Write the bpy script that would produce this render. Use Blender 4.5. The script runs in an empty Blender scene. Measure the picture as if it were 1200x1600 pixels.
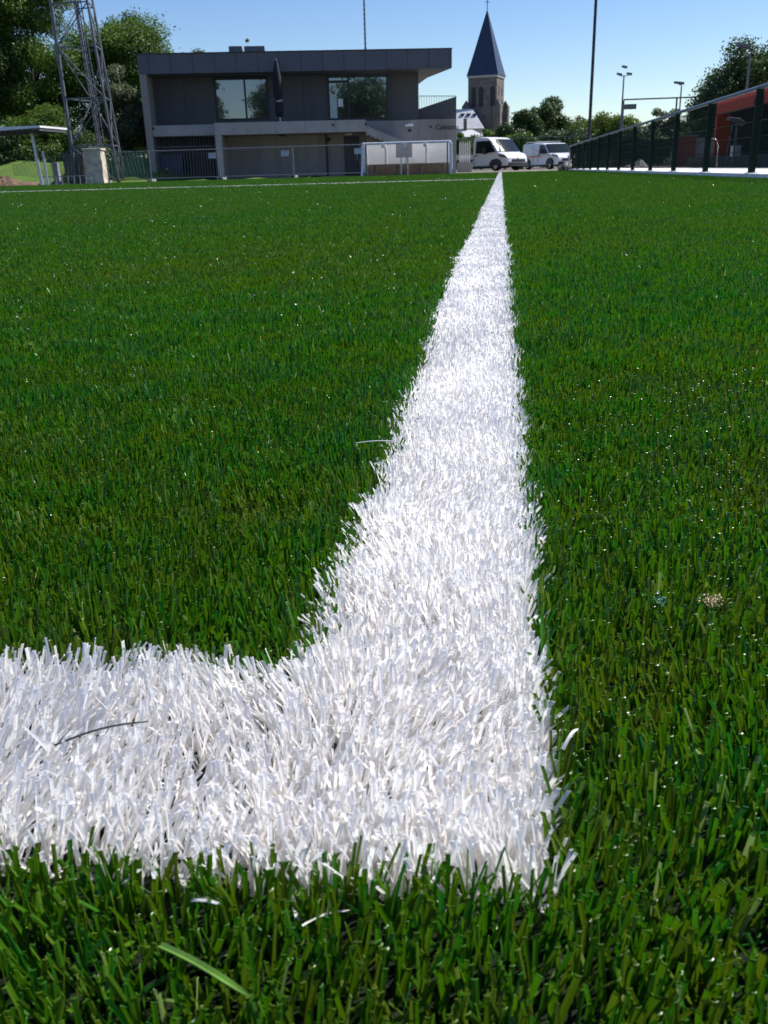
import bpy, bmesh, math, random
import numpy as np
from mathutils import Vector, Matrix
RAD = math.radians
S = bpy.context.scene
COL = S.collection
random.seed(7)

# ------------------------------------------------------------------ camera
CAM_H = 0.22
YAW, PITCH, ROLL = RAD(7.5), RAD(20.74), RAD(-1.6)
cam_d = bpy.data.cameras.new('camera'); cam = bpy.data.objects.new('camera', cam_d); COL.objects.link(cam)
MR = (Matrix.Rotation(YAW, 3, 'Z') @ Matrix.Rotation(math.pi/2 - PITCH, 3, 'X') @ Matrix.Rotation(ROLL, 3, 'Z'))
cam.matrix_world = Matrix.Translation((0, 0, CAM_H)) @ MR.to_4x4()
cam_d.sensor_fit = 'VERTICAL'; cam_d.sensor_height = 36.0
FPX = 1408.0
cam_d.lens = FPX/1600*36
cam_d.clip_start = 0.01; cam_d.clip_end = 3000
cam_d.dof.use_dof = True; cam_d.dof.focus_distance = 0.75; cam_d.dof.aperture_fstop = 36
S.camera = cam

# ------------------------------------------------------------------ world, sun
SUN_EL, SUN_AZ = RAD(50), RAD(58)          # azimuth to the right of +Y
w = bpy.data.worlds.new('World'); S.world = w; w.use_nodes = True
nt = w.node_tree; nt.nodes.clear()
sky = nt.nodes.new('ShaderNodeTexSky'); sky.sky_type = 'NISHITA'; sky.sun_disc = False
sky.sun_elevation = SUN_EL; sky.sun_rotation = SUN_AZ
sky.air_density = 1.0; sky.dust_density = 0.25; sky.ozone_density = 3.0; sky.altitude = 300
hs = nt.nodes.new('ShaderNodeHueSaturation'); hs.inputs['Saturation'].default_value = 1.22; hs.inputs['Hue'].default_value = .512
bg = nt.nodes.new('ShaderNodeBackground'); bg.inputs['Strength'].default_value = 0.1
ow = nt.nodes.new('ShaderNodeOutputWorld')
nt.links.new(sky.outputs[0], hs.inputs['Color']); nt.links.new(hs.outputs[0], bg.inputs[0]); nt.links.new(bg.outputs[0], ow.inputs[0])
sd = bpy.data.lights.new('sun', 'SUN'); sd.energy = 5.0; sd.angle = RAD(0.53); sd.color = (1, .955, .89)
sun = bpy.data.objects.new('sun', sd); COL.objects.link(sun)
sv = Vector((math.sin(SUN_AZ)*math.cos(SUN_EL), math.cos(SUN_AZ)*math.cos(SUN_EL), math.sin(SUN_EL)))
sun.rotation_euler = sv.to_track_quat('Z', 'Y').to_euler()
S.view_settings.view_transform = 'Standard'; S.view_settings.look = 'None'
S.view_settings.exposure = 0.45; S.view_settings.gamma = 1.0
S.render.engine = 'CYCLES'
S.render.resolution_x = 768; S.render.resolution_y = 1024
S.cycles.transparent_max_bounces = 24

# ------------------------------------------------------------------ helpers
def ray(px, py):
    return MR @ Vector(((px-600)/FPX, -(py-800)/FPX, -1))
def at(px, py, Y):                          # survey: where the sight line meets the upright plane y = Y
    d = ray(px, py); t = Y/d.y
    return Vector((d.x*t, Y, CAM_H + d.z*t))

def tag(o, label=None, cat=None, group=None, kind=None):
    if label: o['label'] = label
    if cat: o['category'] = cat
    if group: o['group'] = group
    if kind: o['kind'] = kind
    return o
def empty(name, loc=(0, 0, 0), rz=0, label=None, cat=None, group=None):
    o = bpy.data.objects.new(name, None); COL.objects.link(o)
    o.location = loc; o.rotation_euler = (0, 0, rz); o.empty_display_size = .2
    return tag(o, label, cat, group)

class MB:
    def __init__(s): s.v = []; s.f = []; s.m = []
    def add(s, vs, fs, mi=0):
        n = len(s.v); s.v += [tuple(p) for p in vs]; s.f += [tuple(i+n for i in f) for f in fs]; s.m += [mi]*len(fs); return s
    def box(s, x0, x1, y0, y1, z0, z1, mi=0):
        vs = [(x, y, z) for z in (z0, z1) for y in (y0, y1) for x in (x0, x1)]
        return s.add(vs, [(0,2,3,1),(4,5,7,6),(0,1,5,4),(2,6,7,3),(0,4,6,2),(1,3,7,5)], mi)
    def tube(s, pts, r, n=8, r2=None, cap=True, mi=0):
        pts = [Vector(p) for p in pts]; k = len(pts); rings = []
        up0 = None
        for i, p in enumerate(pts):
            a = pts[max(0, i-1)]; b = pts[min(k-1, i+1)]; d = (b-a).normalized()
            if up0 is None: up0 = Vector((0, 0, 1)) if abs(d.z) < .9 else Vector((1, 0, 0))
            u = d.cross(up0).normalized(); vv = d.cross(u).normalized(); up0 = -vv if False else up0
            rr = r if r2 is None else r + (r2-r)*i/(k-1)
            if hasattr(r, '__len__'): rr = r[i]
            rings.append([p + (u*math.cos(2*math.pi*j/n) + vv*math.sin(2*math.pi*j/n))*rr for j in range(n)])
        vs = [q for ring in rings for q in ring]; fs = []
        for i in range(k-1):
            for j in range(n):
                a = i*n+j; b = i*n+(j+1) % n; fs.append((a, b, b+n, a+n))
        if cap: fs.append(tuple(range(n-1, -1, -1))); fs.append(tuple(range((k-1)*n, k*n)))
        return s.add(vs, fs, mi)
    def bar(s, a, b, wd=.05, th=None, mi=0):
        a = Vector(a); b = Vector(b); th = th or wd; d = (b-a).normalized()
        up = Vector((0, 0, 1)) if abs(d.z) < .95 else Vector((0, 1, 0))
        u = d.cross(up).normalized()*wd/2; v = d.cross(u).normalized()*th/2
        vs = [a-u-v, a+u-v, a+u+v, a-u+v, b-u-v, b+u-v, b+u+v, b-u+v]
        return s.add(vs, [(0,3,2,1),(4,5,6,7),(0,1,5,4),(1,2,6,5),(2,3,7,6),(3,0,4,7)], mi)
    def prism(s, poly, z0, z1, mi=0):        # plan polygon extruded in z
        n = len(poly)
        vs = [(p[0], p[1], z0) for p in poly] + [(p[0], p[1], z1) for p in poly]
        return s.add(vs, [tuple(range(n-1, -1, -1)), tuple(range(n, 2*n))] + [(i, (i+1) % n, (i+1) % n+n, i+n) for i in range(n)], mi)
    def slabxz(s, poly, y0, y1, mi=0):       # x-z polygon extruded in y
        n = len(poly)
        vs = [(p[0], y0, p[1]) for p in poly] + [(p[0], y1, p[1]) for p in poly]
        return s.add(vs, [tuple(range(n)), tuple(range(2*n-1, n-1, -1))] + [(i, i+n, (i+1) % n+n, (i+1) % n) for i in range(n)], mi)
    def build(s, name, mat, parent=None, bevel=0, smooth=False, fix=True):
        me = bpy.data.meshes.new(name); me.from_pydata(s.v, [], s.f); me.update()
        if fix:
            b = bmesh.new(); b.from_mesh(me); bmesh.ops.recalc_face_normals(b, faces=b.faces); b.to_mesh(me); b.free()
        for m in (mat if isinstance(mat, (list, tuple)) else [mat]): me.materials.append(m)
        if any(s.m):
            me.polygons.foreach_set('material_index', s.m)
        if smooth: me.polygons.foreach_set('use_smooth', [True]*len(me.polygons))
        o = bpy.data.objects.new(name, me); COL.objects.link(o)
        if parent: o.parent = parent
        if bevel:
            md = o.modifiers.new('bevel', 'BEVEL'); md.width = bevel; md.segments = 2; md.limit_method = 'ANGLE'; md.angle_limit = RAD(30)
        return o

def copy_tree(o, parent=None):
    c = o.copy(); COL.objects.link(c)
    if parent: c.parent = parent
    for ch in list(o.children): copy_tree(ch, c)
    return c

# ------------------------------------------------------------------ materials
MATS = {}
def mat(name, col, rough=.6, metal=0, noise=.12, scale=6, bump=0, spec=.5, detail=5, col2=None, streak=False, nlow=None):
    if name in MATS: return MATS[name]
    m = bpy.data.materials.new(name); m.use_nodes = True; t = m.node_tree; N = t.nodes; L = t.links
    b = N['Principled BSDF']; b.inputs['Roughness'].default_value = rough; b.inputs['Metallic'].default_value = metal
    b.inputs['Specular IOR Level'].default_value = spec
    tc = N.new('ShaderNodeTexCoord'); mp = N.new('ShaderNodeMapping'); L.new(tc.outputs['Object'], mp.inputs[0])
    if streak: mp.inputs['Scale'].default_value = (1, 1, .12)
    nz = N.new('ShaderNodeTexNoise'); nz.inputs['Scale'].default_value = scale; nz.inputs['Detail'].default_value = detail
    nz.inputs['Roughness'].default_value = .65
    L.new(mp.outputs[0], nz.inputs['Vector'])
    r = N.new('ShaderNodeValToRGB'); c2 = col2 or tuple(min(1, c*(1+noise*2)) for c in col)
    r.color_ramp.elements[0].position = .3; r.color_ramp.elements[1].position = .7
    r.color_ramp.elements[0].color = (*[c*(1-noise*1.5) for c in col], 1) if not col2 else (*col, 1)
    r.color_ramp.elements[1].color = (*c2, 1)
    L.new(nz.outputs['Fac'], r.inputs[0]); L.new(r.outputs[0], b.inputs['Base Color'])
    if bump:
        bp = N.new('ShaderNodeBump'); bp.inputs['Strength'].default_value = bump; bp.inputs['Distance'].default_value = .05
        L.new(nz.outputs['Fac'], bp.inputs['Height']); L.new(bp.outputs[0], b.inputs['Normal'])
    MATS[name] = m; return m

def leafmat(name, dark, light, trans=.35, rough=.5, spec=.4):
    m = bpy.data.materials.new(name); m.use_nodes = True; t = m.node_tree; N = t.nodes; L = t.links
    b = N['Principled BSDF']; out = N['Material Output']
    at_ = N.new('ShaderNodeAttribute'); at_.attribute_name = 'tint'
    r = N.new('ShaderNodeValToRGB'); r.color_ramp.elements[0].color = (*dark, 1); r.color_ramp.elements[1].color = (*light, 1)
    L.new(at_.outputs['Fac'], r.inputs[0]); L.new(r.outputs[0], b.inputs['Base Color'])
    b.inputs['Roughness'].default_value = rough; b.inputs['Specular IOR Level'].default_value = spec
    tr = N.new('ShaderNodeBsdfTranslucent'); mx = N.new('ShaderNodeMixShader'); mx.inputs[0].default_value = trans
    hs = N.new('ShaderNodeHueSaturation'); hs.inputs['Value'].default_value = 1.35; hs.inputs['Saturation'].default_value = 1.05
    L.new(r.outputs[0], hs.inputs['Color']); L.new(hs.outputs[0], tr.inputs[0])
    L.new(b.outputs[0], mx.inputs[1]); L.new(tr.outputs[0], mx.inputs[2]); L.new(mx.outputs[0], out.inputs[0])
    return m, r, b

def glassmat(name, col=(.012, .016, .02), refl=.16, rough=.015, ior=1.5):
    m = bpy.data.materials.new(name); m.use_nodes = True; t = m.node_tree; N = t.nodes; L = t.links
    b = N['Principled BSDF']; out = N['Material Output']
    b.inputs['Base Color'].default_value = (*col, 1); b.inputs['Roughness'].default_value = .1
    g = N.new('ShaderNodeBsdfGlossy'); g.inputs['Roughness'].default_value = rough; g.inputs[0].default_value = (.82, .92, 1, 1)
    lw = N.new('ShaderNodeFresnel'); lw.inputs[0].default_value = ior
    ma = N.new('ShaderNodeMath'); ma.operation = 'ADD'; ma.inputs[1].default_value = refl; ma.use_clamp = True
    L.new(lw.outputs[0], ma.inputs[0])
    mx = N.new('ShaderNodeMixShader'); L.new(ma.outputs[0], mx.inputs[0]); L.new(b.outputs[0], mx.inputs[1]); L.new(g.outputs[0], mx.inputs[2])
    nz = N.new('ShaderNodeTexNoise'); nz.inputs['Scale'].default_value = .7; bp = N.new('ShaderNodeBump'); bp.inputs['Strength'].default_value = .02
    L.new(nz.outputs['Fac'], bp.inputs['Height']); L.new(bp.outputs[0], g.inputs['Normal'])
    L.new(mx.outputs[0], out.inputs[0]); return m

M_conc = mat('concrete_grey', (.26, .245, .225), .85, noise=.12, scale=1.2, bump=.15, streak=True)
M_concL = mat('concrete_light', (.31, .305, .295), .85, noise=.1, scale=1.5, bump=.1)
M_clad = mat('dark_cladding', (.082, .084, .088), .6, noise=.08, scale=1.0, streak=True)
M_fascia = mat('fascia_zinc', (.085, .095, .115), .5, noise=.06, scale=.8)
M_seam = mat('seam_black', (.02, .02, .025), .7)
M_frame = mat('anodised_black', (.02, .022, .026), .45)
M_glass = glassmat('window_glass')
M_vglass = glassmat('vehicle_glass', (.012, .018, .018), .0, .05, 1.2); M_vglass.node_tree.nodes['Principled BSDF'].inputs['Specular IOR Level'].default_value = .12
M_galv = mat('galvanised_steel', (.48, .5, .52), .42, metal=.75, noise=.12, scale=9)
M_galvM = mat('dull_galvanised', (.24, .255, .28), .5, metal=.4, noise=.12, scale=9)
M_galvD = mat('weathered_steel', (.11, .12, .135), .55, metal=.3, noise=.2, scale=5)
M_white = mat('white_paint', (.8, .8, .8), .35, noise=.04, scale=2)
M_vwhite = mat('van_white', (.78, .79, .8), .25, noise=.03, scale=1.5)
M_black = mat('black_plastic', (.018, .018, .02), .55)
M_rubber = mat('rubber', (.02, .02, .02), .85)
M_green = mat('powder_green', (.003, .014, .010), .6, noise=.1, spec=.15)
M_red = mat('red_panel', (.42, .032, .012), .6, noise=.1, scale=2, spec=.15)
M_brick = mat('church_stone', (.12, .11, .098), .9, noise=.22, scale=.9, bump=.2)
M_slate = mat('slate', (.018, .032, .07), .5, noise=.15, scale=.7)
M_roofL = mat('pale_slate_sheen', (.5, .5, .5), .45, noise=.08, scale=.6)  # slate base colour lightened to stand for sun glancing off the nave roof
M_wallL = mat('pale_render', (.35, .34, .33), .8, noise=.1, scale=.6)
M_bark = mat('bark', (.09, .07, .05), .9, noise=.3, scale=5, bump=.5)
M_soil = mat('soil', (.13, .085, .055), .95, noise=.35, scale=3, bump=.5)
M_stone = mat('tan_stone', (.55, .48, .36), .9, noise=.25, scale=3, bump=.4)
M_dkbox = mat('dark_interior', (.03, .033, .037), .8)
M_pave = mat('pale_paving', (.78, .77, .75), .85, noise=.1, scale=3)
M_gravel = mat('gravel', (.28, .27, .26), .95, noise=.4, scale=12, bump=.7)
M_chrome = mat('silver_pipe', (.7, .72, .74), .25, metal=1, noise=.03)
M_orange = mat('orange_vinyl', (.75, .22, .05), .5)
M_blue = mat('blue_plastic', (.02, .045, .16), .5)
M_sign = mat('sign_white', (.8, .8, .78), .5, noise=.02)
M_wood = mat('timber', (.3, .2, .12), .7, noise=.25, scale=4)

# clear polycarbonate for the dugout
def polycarb():
    m = bpy.data.materials.new('clear_polycarbonate'); m.use_nodes = True; t = m.node_tree; N = t.nodes; L = t.links
    b = N['Principled BSDF']; b.inputs['Base Color'].default_value = (.75, .77, .8, 1); b.inputs['Roughness'].default_value = .12
    tr = N.new('ShaderNodeBsdfTransparent'); mx = N.new('ShaderNodeMixShader')
    nz = N.new('ShaderNodeTexNoise'); nz.inputs['Scale'].default_value = 1.5
    mr = N.new('ShaderNodeMapRange'); mr.inputs['To Min'].default_value = .25; mr.inputs['To Max'].default_value = .5
    L.new(nz.outputs['Fac'], mr.inputs['Value']); L.new(mr.outputs[0], mx.inputs[0])
    tl = N.new('ShaderNodeBsdfTranslucent'); tl.inputs[0].default_value = (.8, .82, .85, 1); m2 = N.new('ShaderNodeMixShader'); m2.inputs[0].default_value = .6
    L.new(b.outputs[0], m2.inputs[1]); L.new(tl.outputs[0], m2.inputs[2])
    L.new(tr.outputs[0], mx.inputs[1]); L.new(m2.outputs[0], mx.inputs[2]); L.new(mx.outputs[0], N['Material Output'].inputs[0])
    return m
M_poly = polycarb()

# ------------------------------------------------------------------ ground
def groundmat(name, stops, scale, bump=.3, rough=.9, fine=60):
    m = bpy.data.materials.new(name); m.use_nodes = True; t = m.node_tree; N = t.nodes; L = t.links
    b = N['Principled BSDF']; b.inputs['Roughness'].default_value = rough; b.inputs['Specular IOR Level'].default_value = .2
    tc = N.new('ShaderNodeTexCoord')
    n1 = N.new('ShaderNodeTexNoise'); n1.inputs['Scale'].default_value = scale; n1.inputs['Detail'].default_value = 8
    n2 = N.new('ShaderNodeTexNoise'); n2.inputs['Scale'].default_value = fine; n2.inputs['Detail'].default_value = 3
    L.new(tc.outputs['Object'], n1.inputs['Vector']); L.new(tc.outputs['Object'], n2.inputs['Vector'])
    a = N.new('ShaderNodeMath'); a.operation = 'MULTIPLY_ADD'; a.inputs[1].default_value = .5; L.new(n2.outputs['Fac'], a.inputs[0])
    h = N.new('ShaderNodeMath'); h.operation = 'MULTIPLY'; h.inputs[1].default_value = .5; L.new(n1.outputs['Fac'], h.inputs[0]); L.new(h.outputs[0], a.inputs[2])
    r = N.new('ShaderNodeValToRGB'); r.color_ramp.elements[0].position = .35; r.color_ramp.elements[1].position = .65
    r.color_ramp.elements[0].color = (*stops[0], 1); r.color_ramp.elements[1].color = (*stops[1], 1)
    L.new(a.outputs[0], r.inputs[0]); L.new(r.outputs[0], b.inputs['Base Color'])
    bp = N.new('ShaderNodeBump'); bp.inputs['Strength'].default_value = bump; bp.inputs['Distance'].default_value = .02
    L.new(n2.outputs['Fac'], bp.inputs['Height']); L.new(bp.outputs[0], b.inputs['Normal'])
    return m
M_ground = groundmat('dusty_ground', ((.16, .14, .11), (.26, .24, .2)), .4)
M_infill = groundmat('turf_infill', ((.008, .014, .006), (.01, .018, .006)), 8, fine=900)
M_bank = groundmat('bank_grass_soil', ((.06, .11, .02), (.12, .2, .035)), .8)
FENCE_X = 3.3
ST = dict(kind='structure')
tag(MB().add([(-900, -900, -.012), (900, -900, -.012), (900, 1500, -.012), (-900, 1500, -.012)], [(0,1,2,3)]).build('ground', M_ground), kind='structure')
tag(MB().add([(-40, -30, 0), (FENCE_X-.12, -30, 0), (FENCE_X-.12, 46.5, 0), (-40, 46.5, 0)], [(0,1,2,3)]).build('pitch_base', M_infill), kind='structure')
tag(MB().box(FENCE_X-.12, FENCE_X+2.2, -20, 49, -.1, .06).build('path', M_pave), kind='structure')
bk = MB()
pr = []
for i in range(41):
    for j in range(9):
        x = -46 + i*.9; y = 47.2 + j*1.5
        z = -.05 + (min(j, 3)/3)*1.25*min(1, max(0, (-17.0-x)/2.5)) + .12*math.sin(i*1.7+j)*(j > 0)
        bk.v.append((x, y, z))
for i in range(40):
    for j in range(8):
        a = i*9+j; bk.f.append((a, a+9, a+10, a+1)); bk.m.append(0)
tag(bk.build('terrain', M_bank, smooth=True), kind='structure')

# ------------------------------------------------------------------ turf blades
rng = np.random.default_rng(11)
LX0, LX1 = -.098, .0205          # main white line
AY0, AY1 = .223, .345           # arm of the corner
FY0, FY1 = 18.4, 18.48          # far cross line
def edge_l(y): return LX0 + .0175*np.clip((1.55-y)/.75, 0, 1)
def in_white(x, y):
    main = (x > edge_l(y)) & (x < LX1) & (y > AY0) & (y < 46)
    arm = (y > AY0) & (y < AY1) & (x <= LX0+.025) & (x > -3)
    far = (y > FY0) & (y < FY1) & (x < LX0) & (x > -14)
    return main, arm, far

def smooth_noise(x, y, sc, seed):
    r = np.random.default_rng(seed); out = np.zeros_like(x)
    for k in range(9):
        a = r.uniform(0, 2*np.pi); f = sc*r.uniform(.6, 1.8); ph = r.uniform(0, 6.28)
        out += np.sin((x*np.cos(a) + y*np.sin(a))*f + ph)
    return out/3.0

def blades_arrays(x, y, h, wd, az, lean, face, ring, nseg, thick=.16):
    """ring 2 = flat ribbon, ring 3 = ribbon creased along its middle"""
    n = len(x); ts = np.linspace(0, 1, nseg+1)
    dx, dy = np.cos(az), np.sin(az)
    fx, fy = np.cos(face), np.sin(face)
    lip = ring == 3
    V = np.zeros((n, nseg+1+lip, ring, 3), np.float32)
    for i, t in enumerate(ts):
        hor = h*np.sin(lean)*(.92*t + .08*t*t); ver = h*np.cos(lean)*t*(1-.08*t) + h*0
        cx, cy, cz = x+dx*hor, y+dy*hor, ver
        hw = wd/2*(1.0-.06*t)
        if ring == 2:
            for j, sgn in enumerate((-1, 1)):
                V[:, i, j, 0] = cx+fx*hw*sgn; V[:, i, j, 1] = cy+fy*hw*sgn; V[:, i, j, 2] = cz
        else:
            for j, (a, b) in enumerate(((-1, 0), (0, -thick*1.6), (1, 0))):
                V[:, i, j, 0] = cx+fx*hw*a - fy*hw*b; V[:, i, j, 1] = cy+fy*hw*a + fx*hw*b; V[:, i, j, 2] = cz
    if lip:                                  # burred cut end: a short lip bent over to the back
        L_ = V[:, nseg].copy(); L_[:, :, 0] += (fy*wd*.2)[:, None]*-1; L_[:, :, 1] += (fx*wd*.2)[:, None]; L_[:, :, 2] += (-wd*rng.uniform(-.15, .3, n))[:, None]
        V[:, nseg+1] = L_; nseg = nseg+1
    base = (np.arange(n)*(nseg+1)*ring)[:, None]
    F = []
    for i in range(nseg):
        if ring == 2: F.append(base + np.array([i*2, i*2+1, i*2+3, i*2+2])[None])
        else:
            for j in range(2):
                F.append(base + np.array([i*3+j, i*3+j+1, i*3+4+j, i*3+3+j])[None])
    F = np.stack(F, 1).reshape(-1, 4)
    return V.reshape(-1, 3), F, (nseg+1)*ring

def quads_object(name, parts, material, smooth=False):
    vs, fs, ts = [], [], []; off = 0
    for V, F, T in parts:
        vs.append(V); fs.append(F+off); ts.append(T); off += len(V)
    V = np.concatenate(vs).astype(np.float32); F = np.concatenate(fs).astype(np.int32); T = np.concatenate(ts).astype(np.float32)
    me = bpy.data.meshes.new(name)
    me.vertices.add(len(V)); me.vertices.foreach_set('co', V.ravel())
    me.loops.add(F.size); me.loops.foreach_set('vertex_index', F.ravel())
    me.polygons.add(len(F)); me.polygons.foreach_set('loop_start', np.arange(len(F), dtype=np.int32)*4)
    if not smooth: me.attributes.new('sharp_face', 'BOOLEAN', 'FACE').data.foreach_set('value', np.ones(len(F), dtype=bool))
    a = me.attributes.new('tint', 'FLOAT', 'POINT'); a.data.foreach_set('value', T)
    me.update(calc_edges=True)
    me.materials.append(material)
    o = bpy.data.objects.new(name, me); COL.objects.link(o); return o

def sample(d0, d1, dens_fn, side):
    """points in a wedge ahead of the camera, wide enough for a step aside"""
    out = []
    edges = np.geomspace(d0, d1, 40)
    for a, b in zip(edges[:-1], edges[1:]):
        m = (a+b)/2; x0 = -m*.62-side; x1 = min(m*.36+side, FENCE_X-.13)
        n = int((x1-x0)*(b-a)*dens_fn(m))
        out.append(np.stack([rng.uniform(x0, x1, n), rng.uniform(a, b, n)], 1))
    return np.concatenate(out)

M_turf, rt, bt = leafmat('turf_fibre_green', (.105, .155, .012), (.008, .105, .013), trans=.32, rough=.3, spec=.45)
e = rt.color_ramp.elements.new(.45); e.color = (.062, .172, .009, 1)
e = rt.color_ramp.elements.new(.96); e.color = (.012, .135, .015, 1)
rt.color_ramp.elements[-1].color = (.22, .32, .09, 1)
M_turfw, rw, bw = leafmat('turf_fibre_white', (.73, .715, .695), (.86, .85, .835), trans=.45, rough=.42, spec=.45)

def make_green():
    parts = []
    D0 = 100000
    rings = [(-.12, .95, 3, 3, None), (.95, 2.6, 2, 2, None), (2.6, 46.3, 2, 1, None)]
    for k, (a, b, ring, nseg, _) in enumerate(rings):
        if k == 0:
            n = int(D0*1.07*1.25); xy = np.stack([rng.uniform(-.68, .57, n), rng.uniform(a, b, n)], 1)
            keep = np.abs(xy[:, 0]+.02) < .30 + np.maximum(xy[:, 1], 0)*.55; xy = xy[keep]
        else:
            xy = sample(a, b, lambda d: D0*(.95/d)**1.6, .35 if k == 1 else .8)
        x, y = xy[:, 0], xy[:, 1]
        if k < 2:                                    # fibres stand in tufts
            g = .0062; tf = .4*np.clip((2.2-y)/1.4, 0, 1); jx = (np.round(x/g)*g - x)*tf; jy = (np.round(y/g)*g - y)*tf; x = x+jx; y = y+jy
        mn, ar, fr = in_white(x+rng.normal(0, .0012, len(x)), y+rng.normal(0, .0012, len(x)))
        keep = ~(mn | ar | fr)
        x, y = x[keep], y[keep]; n = len(x)
        d = np.maximum(np.hypot(x, y), .2)
        sc = np.maximum(1, d/.95)**.44
        n1 = smooth_noise(x, y, 9, 3); n2 = smooth_noise(x, y, 40, 5); n3 = smooth_noise(x, y, 2.2, 9)
        h = (.0235 + .0022*n2 + .0015*n3)*rng.uniform(.72, 1.12, n)
        wd = .00162*rng.uniform(.65, 1.3, n)*sc**.9
        az = rng.uniform(0, 2*np.pi, n)*.999; bias = smooth_noise(x, y, 25, 21)*2.5
        az = np.where(rng.random(n) < .45, bias + rng.normal(0, .6, n), az)
        lean = np.abs(rng.normal(.0, .29, n)) + .03
        lean = np.where(rng.random(n) < .03, rng.uniform(.9, 1.35, n), lean)
        lean = np.clip(lean, 0, 1.4)
        face = rng.normal(0, .75, n)
        V, F, per = blades_arrays(x, y, h, wd, az, lean, face, ring, nseg)
        tint = np.clip(.42 + (.13*n2 + .06*n1 + rng.normal(0, .24, n))/sc**.8 + .07*n3, 0, .9)
        tint = np.where(rng.random(n) < .012/sc, 1, tint)
        parts.append((V, F, np.repeat(tint, per)))
    # the tall, uncut fringe in front of the white line
    return quads_object('artificial_grass', parts, M_turf)
g = make_green(); tag(g, 'short green artificial grass fibres covering the pitch on both sides of the white line', 'artificial grass', kind='stuff')

def make_white():
    D0 = 175000
    def batch(x, y, ring, nseg, D=1, splay=True, hh=.0235):
        n = len(x); d = np.maximum(np.hypot(x, y), .2); n2 = smooth_noise(x, y, 45, 33); n1 = smooth_noise(x, y, 12, 31)
        h = (hh + .002*n2)*rng.uniform(.7, 1.1, n)
        wd = .00155*rng.uniform(.7, 1.25, n)*np.maximum(1, d/1.0)**.45
        q_ = np.minimum(1, 1/d)**.8
        lx = rng.normal(0, .25, n)*q_; ly = rng.normal(.05, .25, n)
        lx += smooth_noise(x, y, 30, 41)*.28; ly += smooth_noise(x, y, 30, 43)*.2
        if splay:                                    # edge tufts lean outwards over the green
            er = np.exp(-np.abs(x-LX1)/.006)*(y > AY0); el = np.exp(-np.abs(x-edge_l(y))/.006)*(y > AY1)
            lx += (.42*er*rng.random(n) - .33*el*rng.random(n))*q_
            ef = np.exp(-np.abs(y-AY0)/.006); ly -= .25*ef*rng.random(n)
            arm = x < LX0; ly += np.where(arm, .12, 0); lx += np.where(arm, .25*smooth_noise(x, y, 18, 51)+.12, 0)
        wild = rng.random(n) < .03
        lx = np.where(wild, rng.normal(0, .9, n), lx); ly = np.where(wild, rng.normal(0, .8, n), ly)
        lean = np.clip(np.hypot(lx, ly), 0, 1.35); az = np.arctan2(ly, lx)
        h = h*np.where(wild, 1.2, 1)
        face = rng.normal(0, .75, n)
        V, F, per = blades_arrays(x, y, h, wd, az, lean, face, ring, nseg)
        t = np.clip(rng.normal(.5, .3, n) + .15*n1, 0, 1)
        return V, F, np.repeat(t, per)
    parts = []
    def rect(x0, x1, y0, y1, D):
        n = int((x1-x0)*(y1-y0)*D); return rng.uniform(x0, x1, n), rng.uniform(y0, y1, n)
    def wob(x, y):
        x = LX1 - (LX1-x)*(LX1-edge_l(y))/(LX1-LX0)
        return x + .0022*smooth_noise(x*0+1, y, 60, 61)+.0015*smooth_noise(x*0, y, 160, 63), y
    x, y = rect(LX0, LX1, AY0, .95, D0)
    y = np.where(y < AY0+.01, y + .002*smooth_noise(x, y*0, 150, 77), y)
    x, y = wob(x, y); parts.append(batch(x, y, 3, 3))
    x, y = rect(-.62, LX0+.0185, AY0, AY1, D0*.8); y = y+.0022*smooth_noise(x, y*0, 90, 71); parts.append(batch(x, y, 3, 3))
    x, y = rect(LX0, LX1, .95, 2.6, D0*.55); x, y = wob(x, y); parts.append(batch(x, y, 2, 2))
    ed = np.geomspace(2.6, 46, 22)
    for a, b in zip(ed[:-1], ed[1:]):
        x, y = rect(LX0+.003, LX1-.004, a, b, D0*(1.0/((a+b)/2))**1.1); x, y = wob(x, y); parts.append(batch(x, y, 2, 1))
    return quads_object('white_turf_line', parts, M_turfw)
o = make_white(); tag(o, 'white artificial grass touchline meeting its short corner arm in the foreground', 'pitch line', kind='stuff')
def make_far_line():
    n = 11000; x = rng.uniform(-14, LX0-.01, n); y = rng.uniform(FY0, FY1, n)
    V, F, per = blades_arrays(x, y, .0235*rng.uniform(.7, 1.15, n), np.full(n, .005), rng.uniform(0, 6.28, n), np.abs(rng.normal(0, .3, n)), rng.normal(0, .5, n), 2, 1)
    return quads_object('white_turf_line', [(V, F, np.repeat(rng.random(n), per))], M_turfw)
o = make_far_line(); tag(o, 'thin white line crossing the far left side of the green pitch', 'pitch line', kind='stuff')

# loose bits lying on the turf
def ribbon(pts, wd, name, m, label, cat, curl=0, group=None):
    b = MB(); pts = [Vector(p) for p in pts]
    for i, p in enumerate(pts):
        d = (pts[min(i+1, len(pts)-1)]-pts[max(i-1, 0)]).normalized(); s = d.cross(Vector((0, 0, 1))).normalized()
        t = i/(len(pts)-1); ww = wd*(1 if t < .8 else 1-.7*(t-.8)/.2)
        b.v += [tuple(p-s*ww/2+Vector((0, 0, .0004))), tuple(p-Vector((0, 0, ww*.12))), tuple(p+s*ww/2+Vector((0, 0, .0004)))]
    for i in range(len(pts)-1):
        for j in (0, 1): b.f.append((i*3+j, i*3+j+1, i*3+j+4, i*3+j+3)); b.m.append(0)
    o = b.build(name, m); md = o.modifiers.new('solid', 'SOLIDIFY'); md.thickness = .0003
    return tag(o, label, cat, group)
def gp(px, py, z): 
    d = ray(px, py); t = (z-CAM_H)/d.z; return Vector((d.x*t, d.y*t, z))
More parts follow.
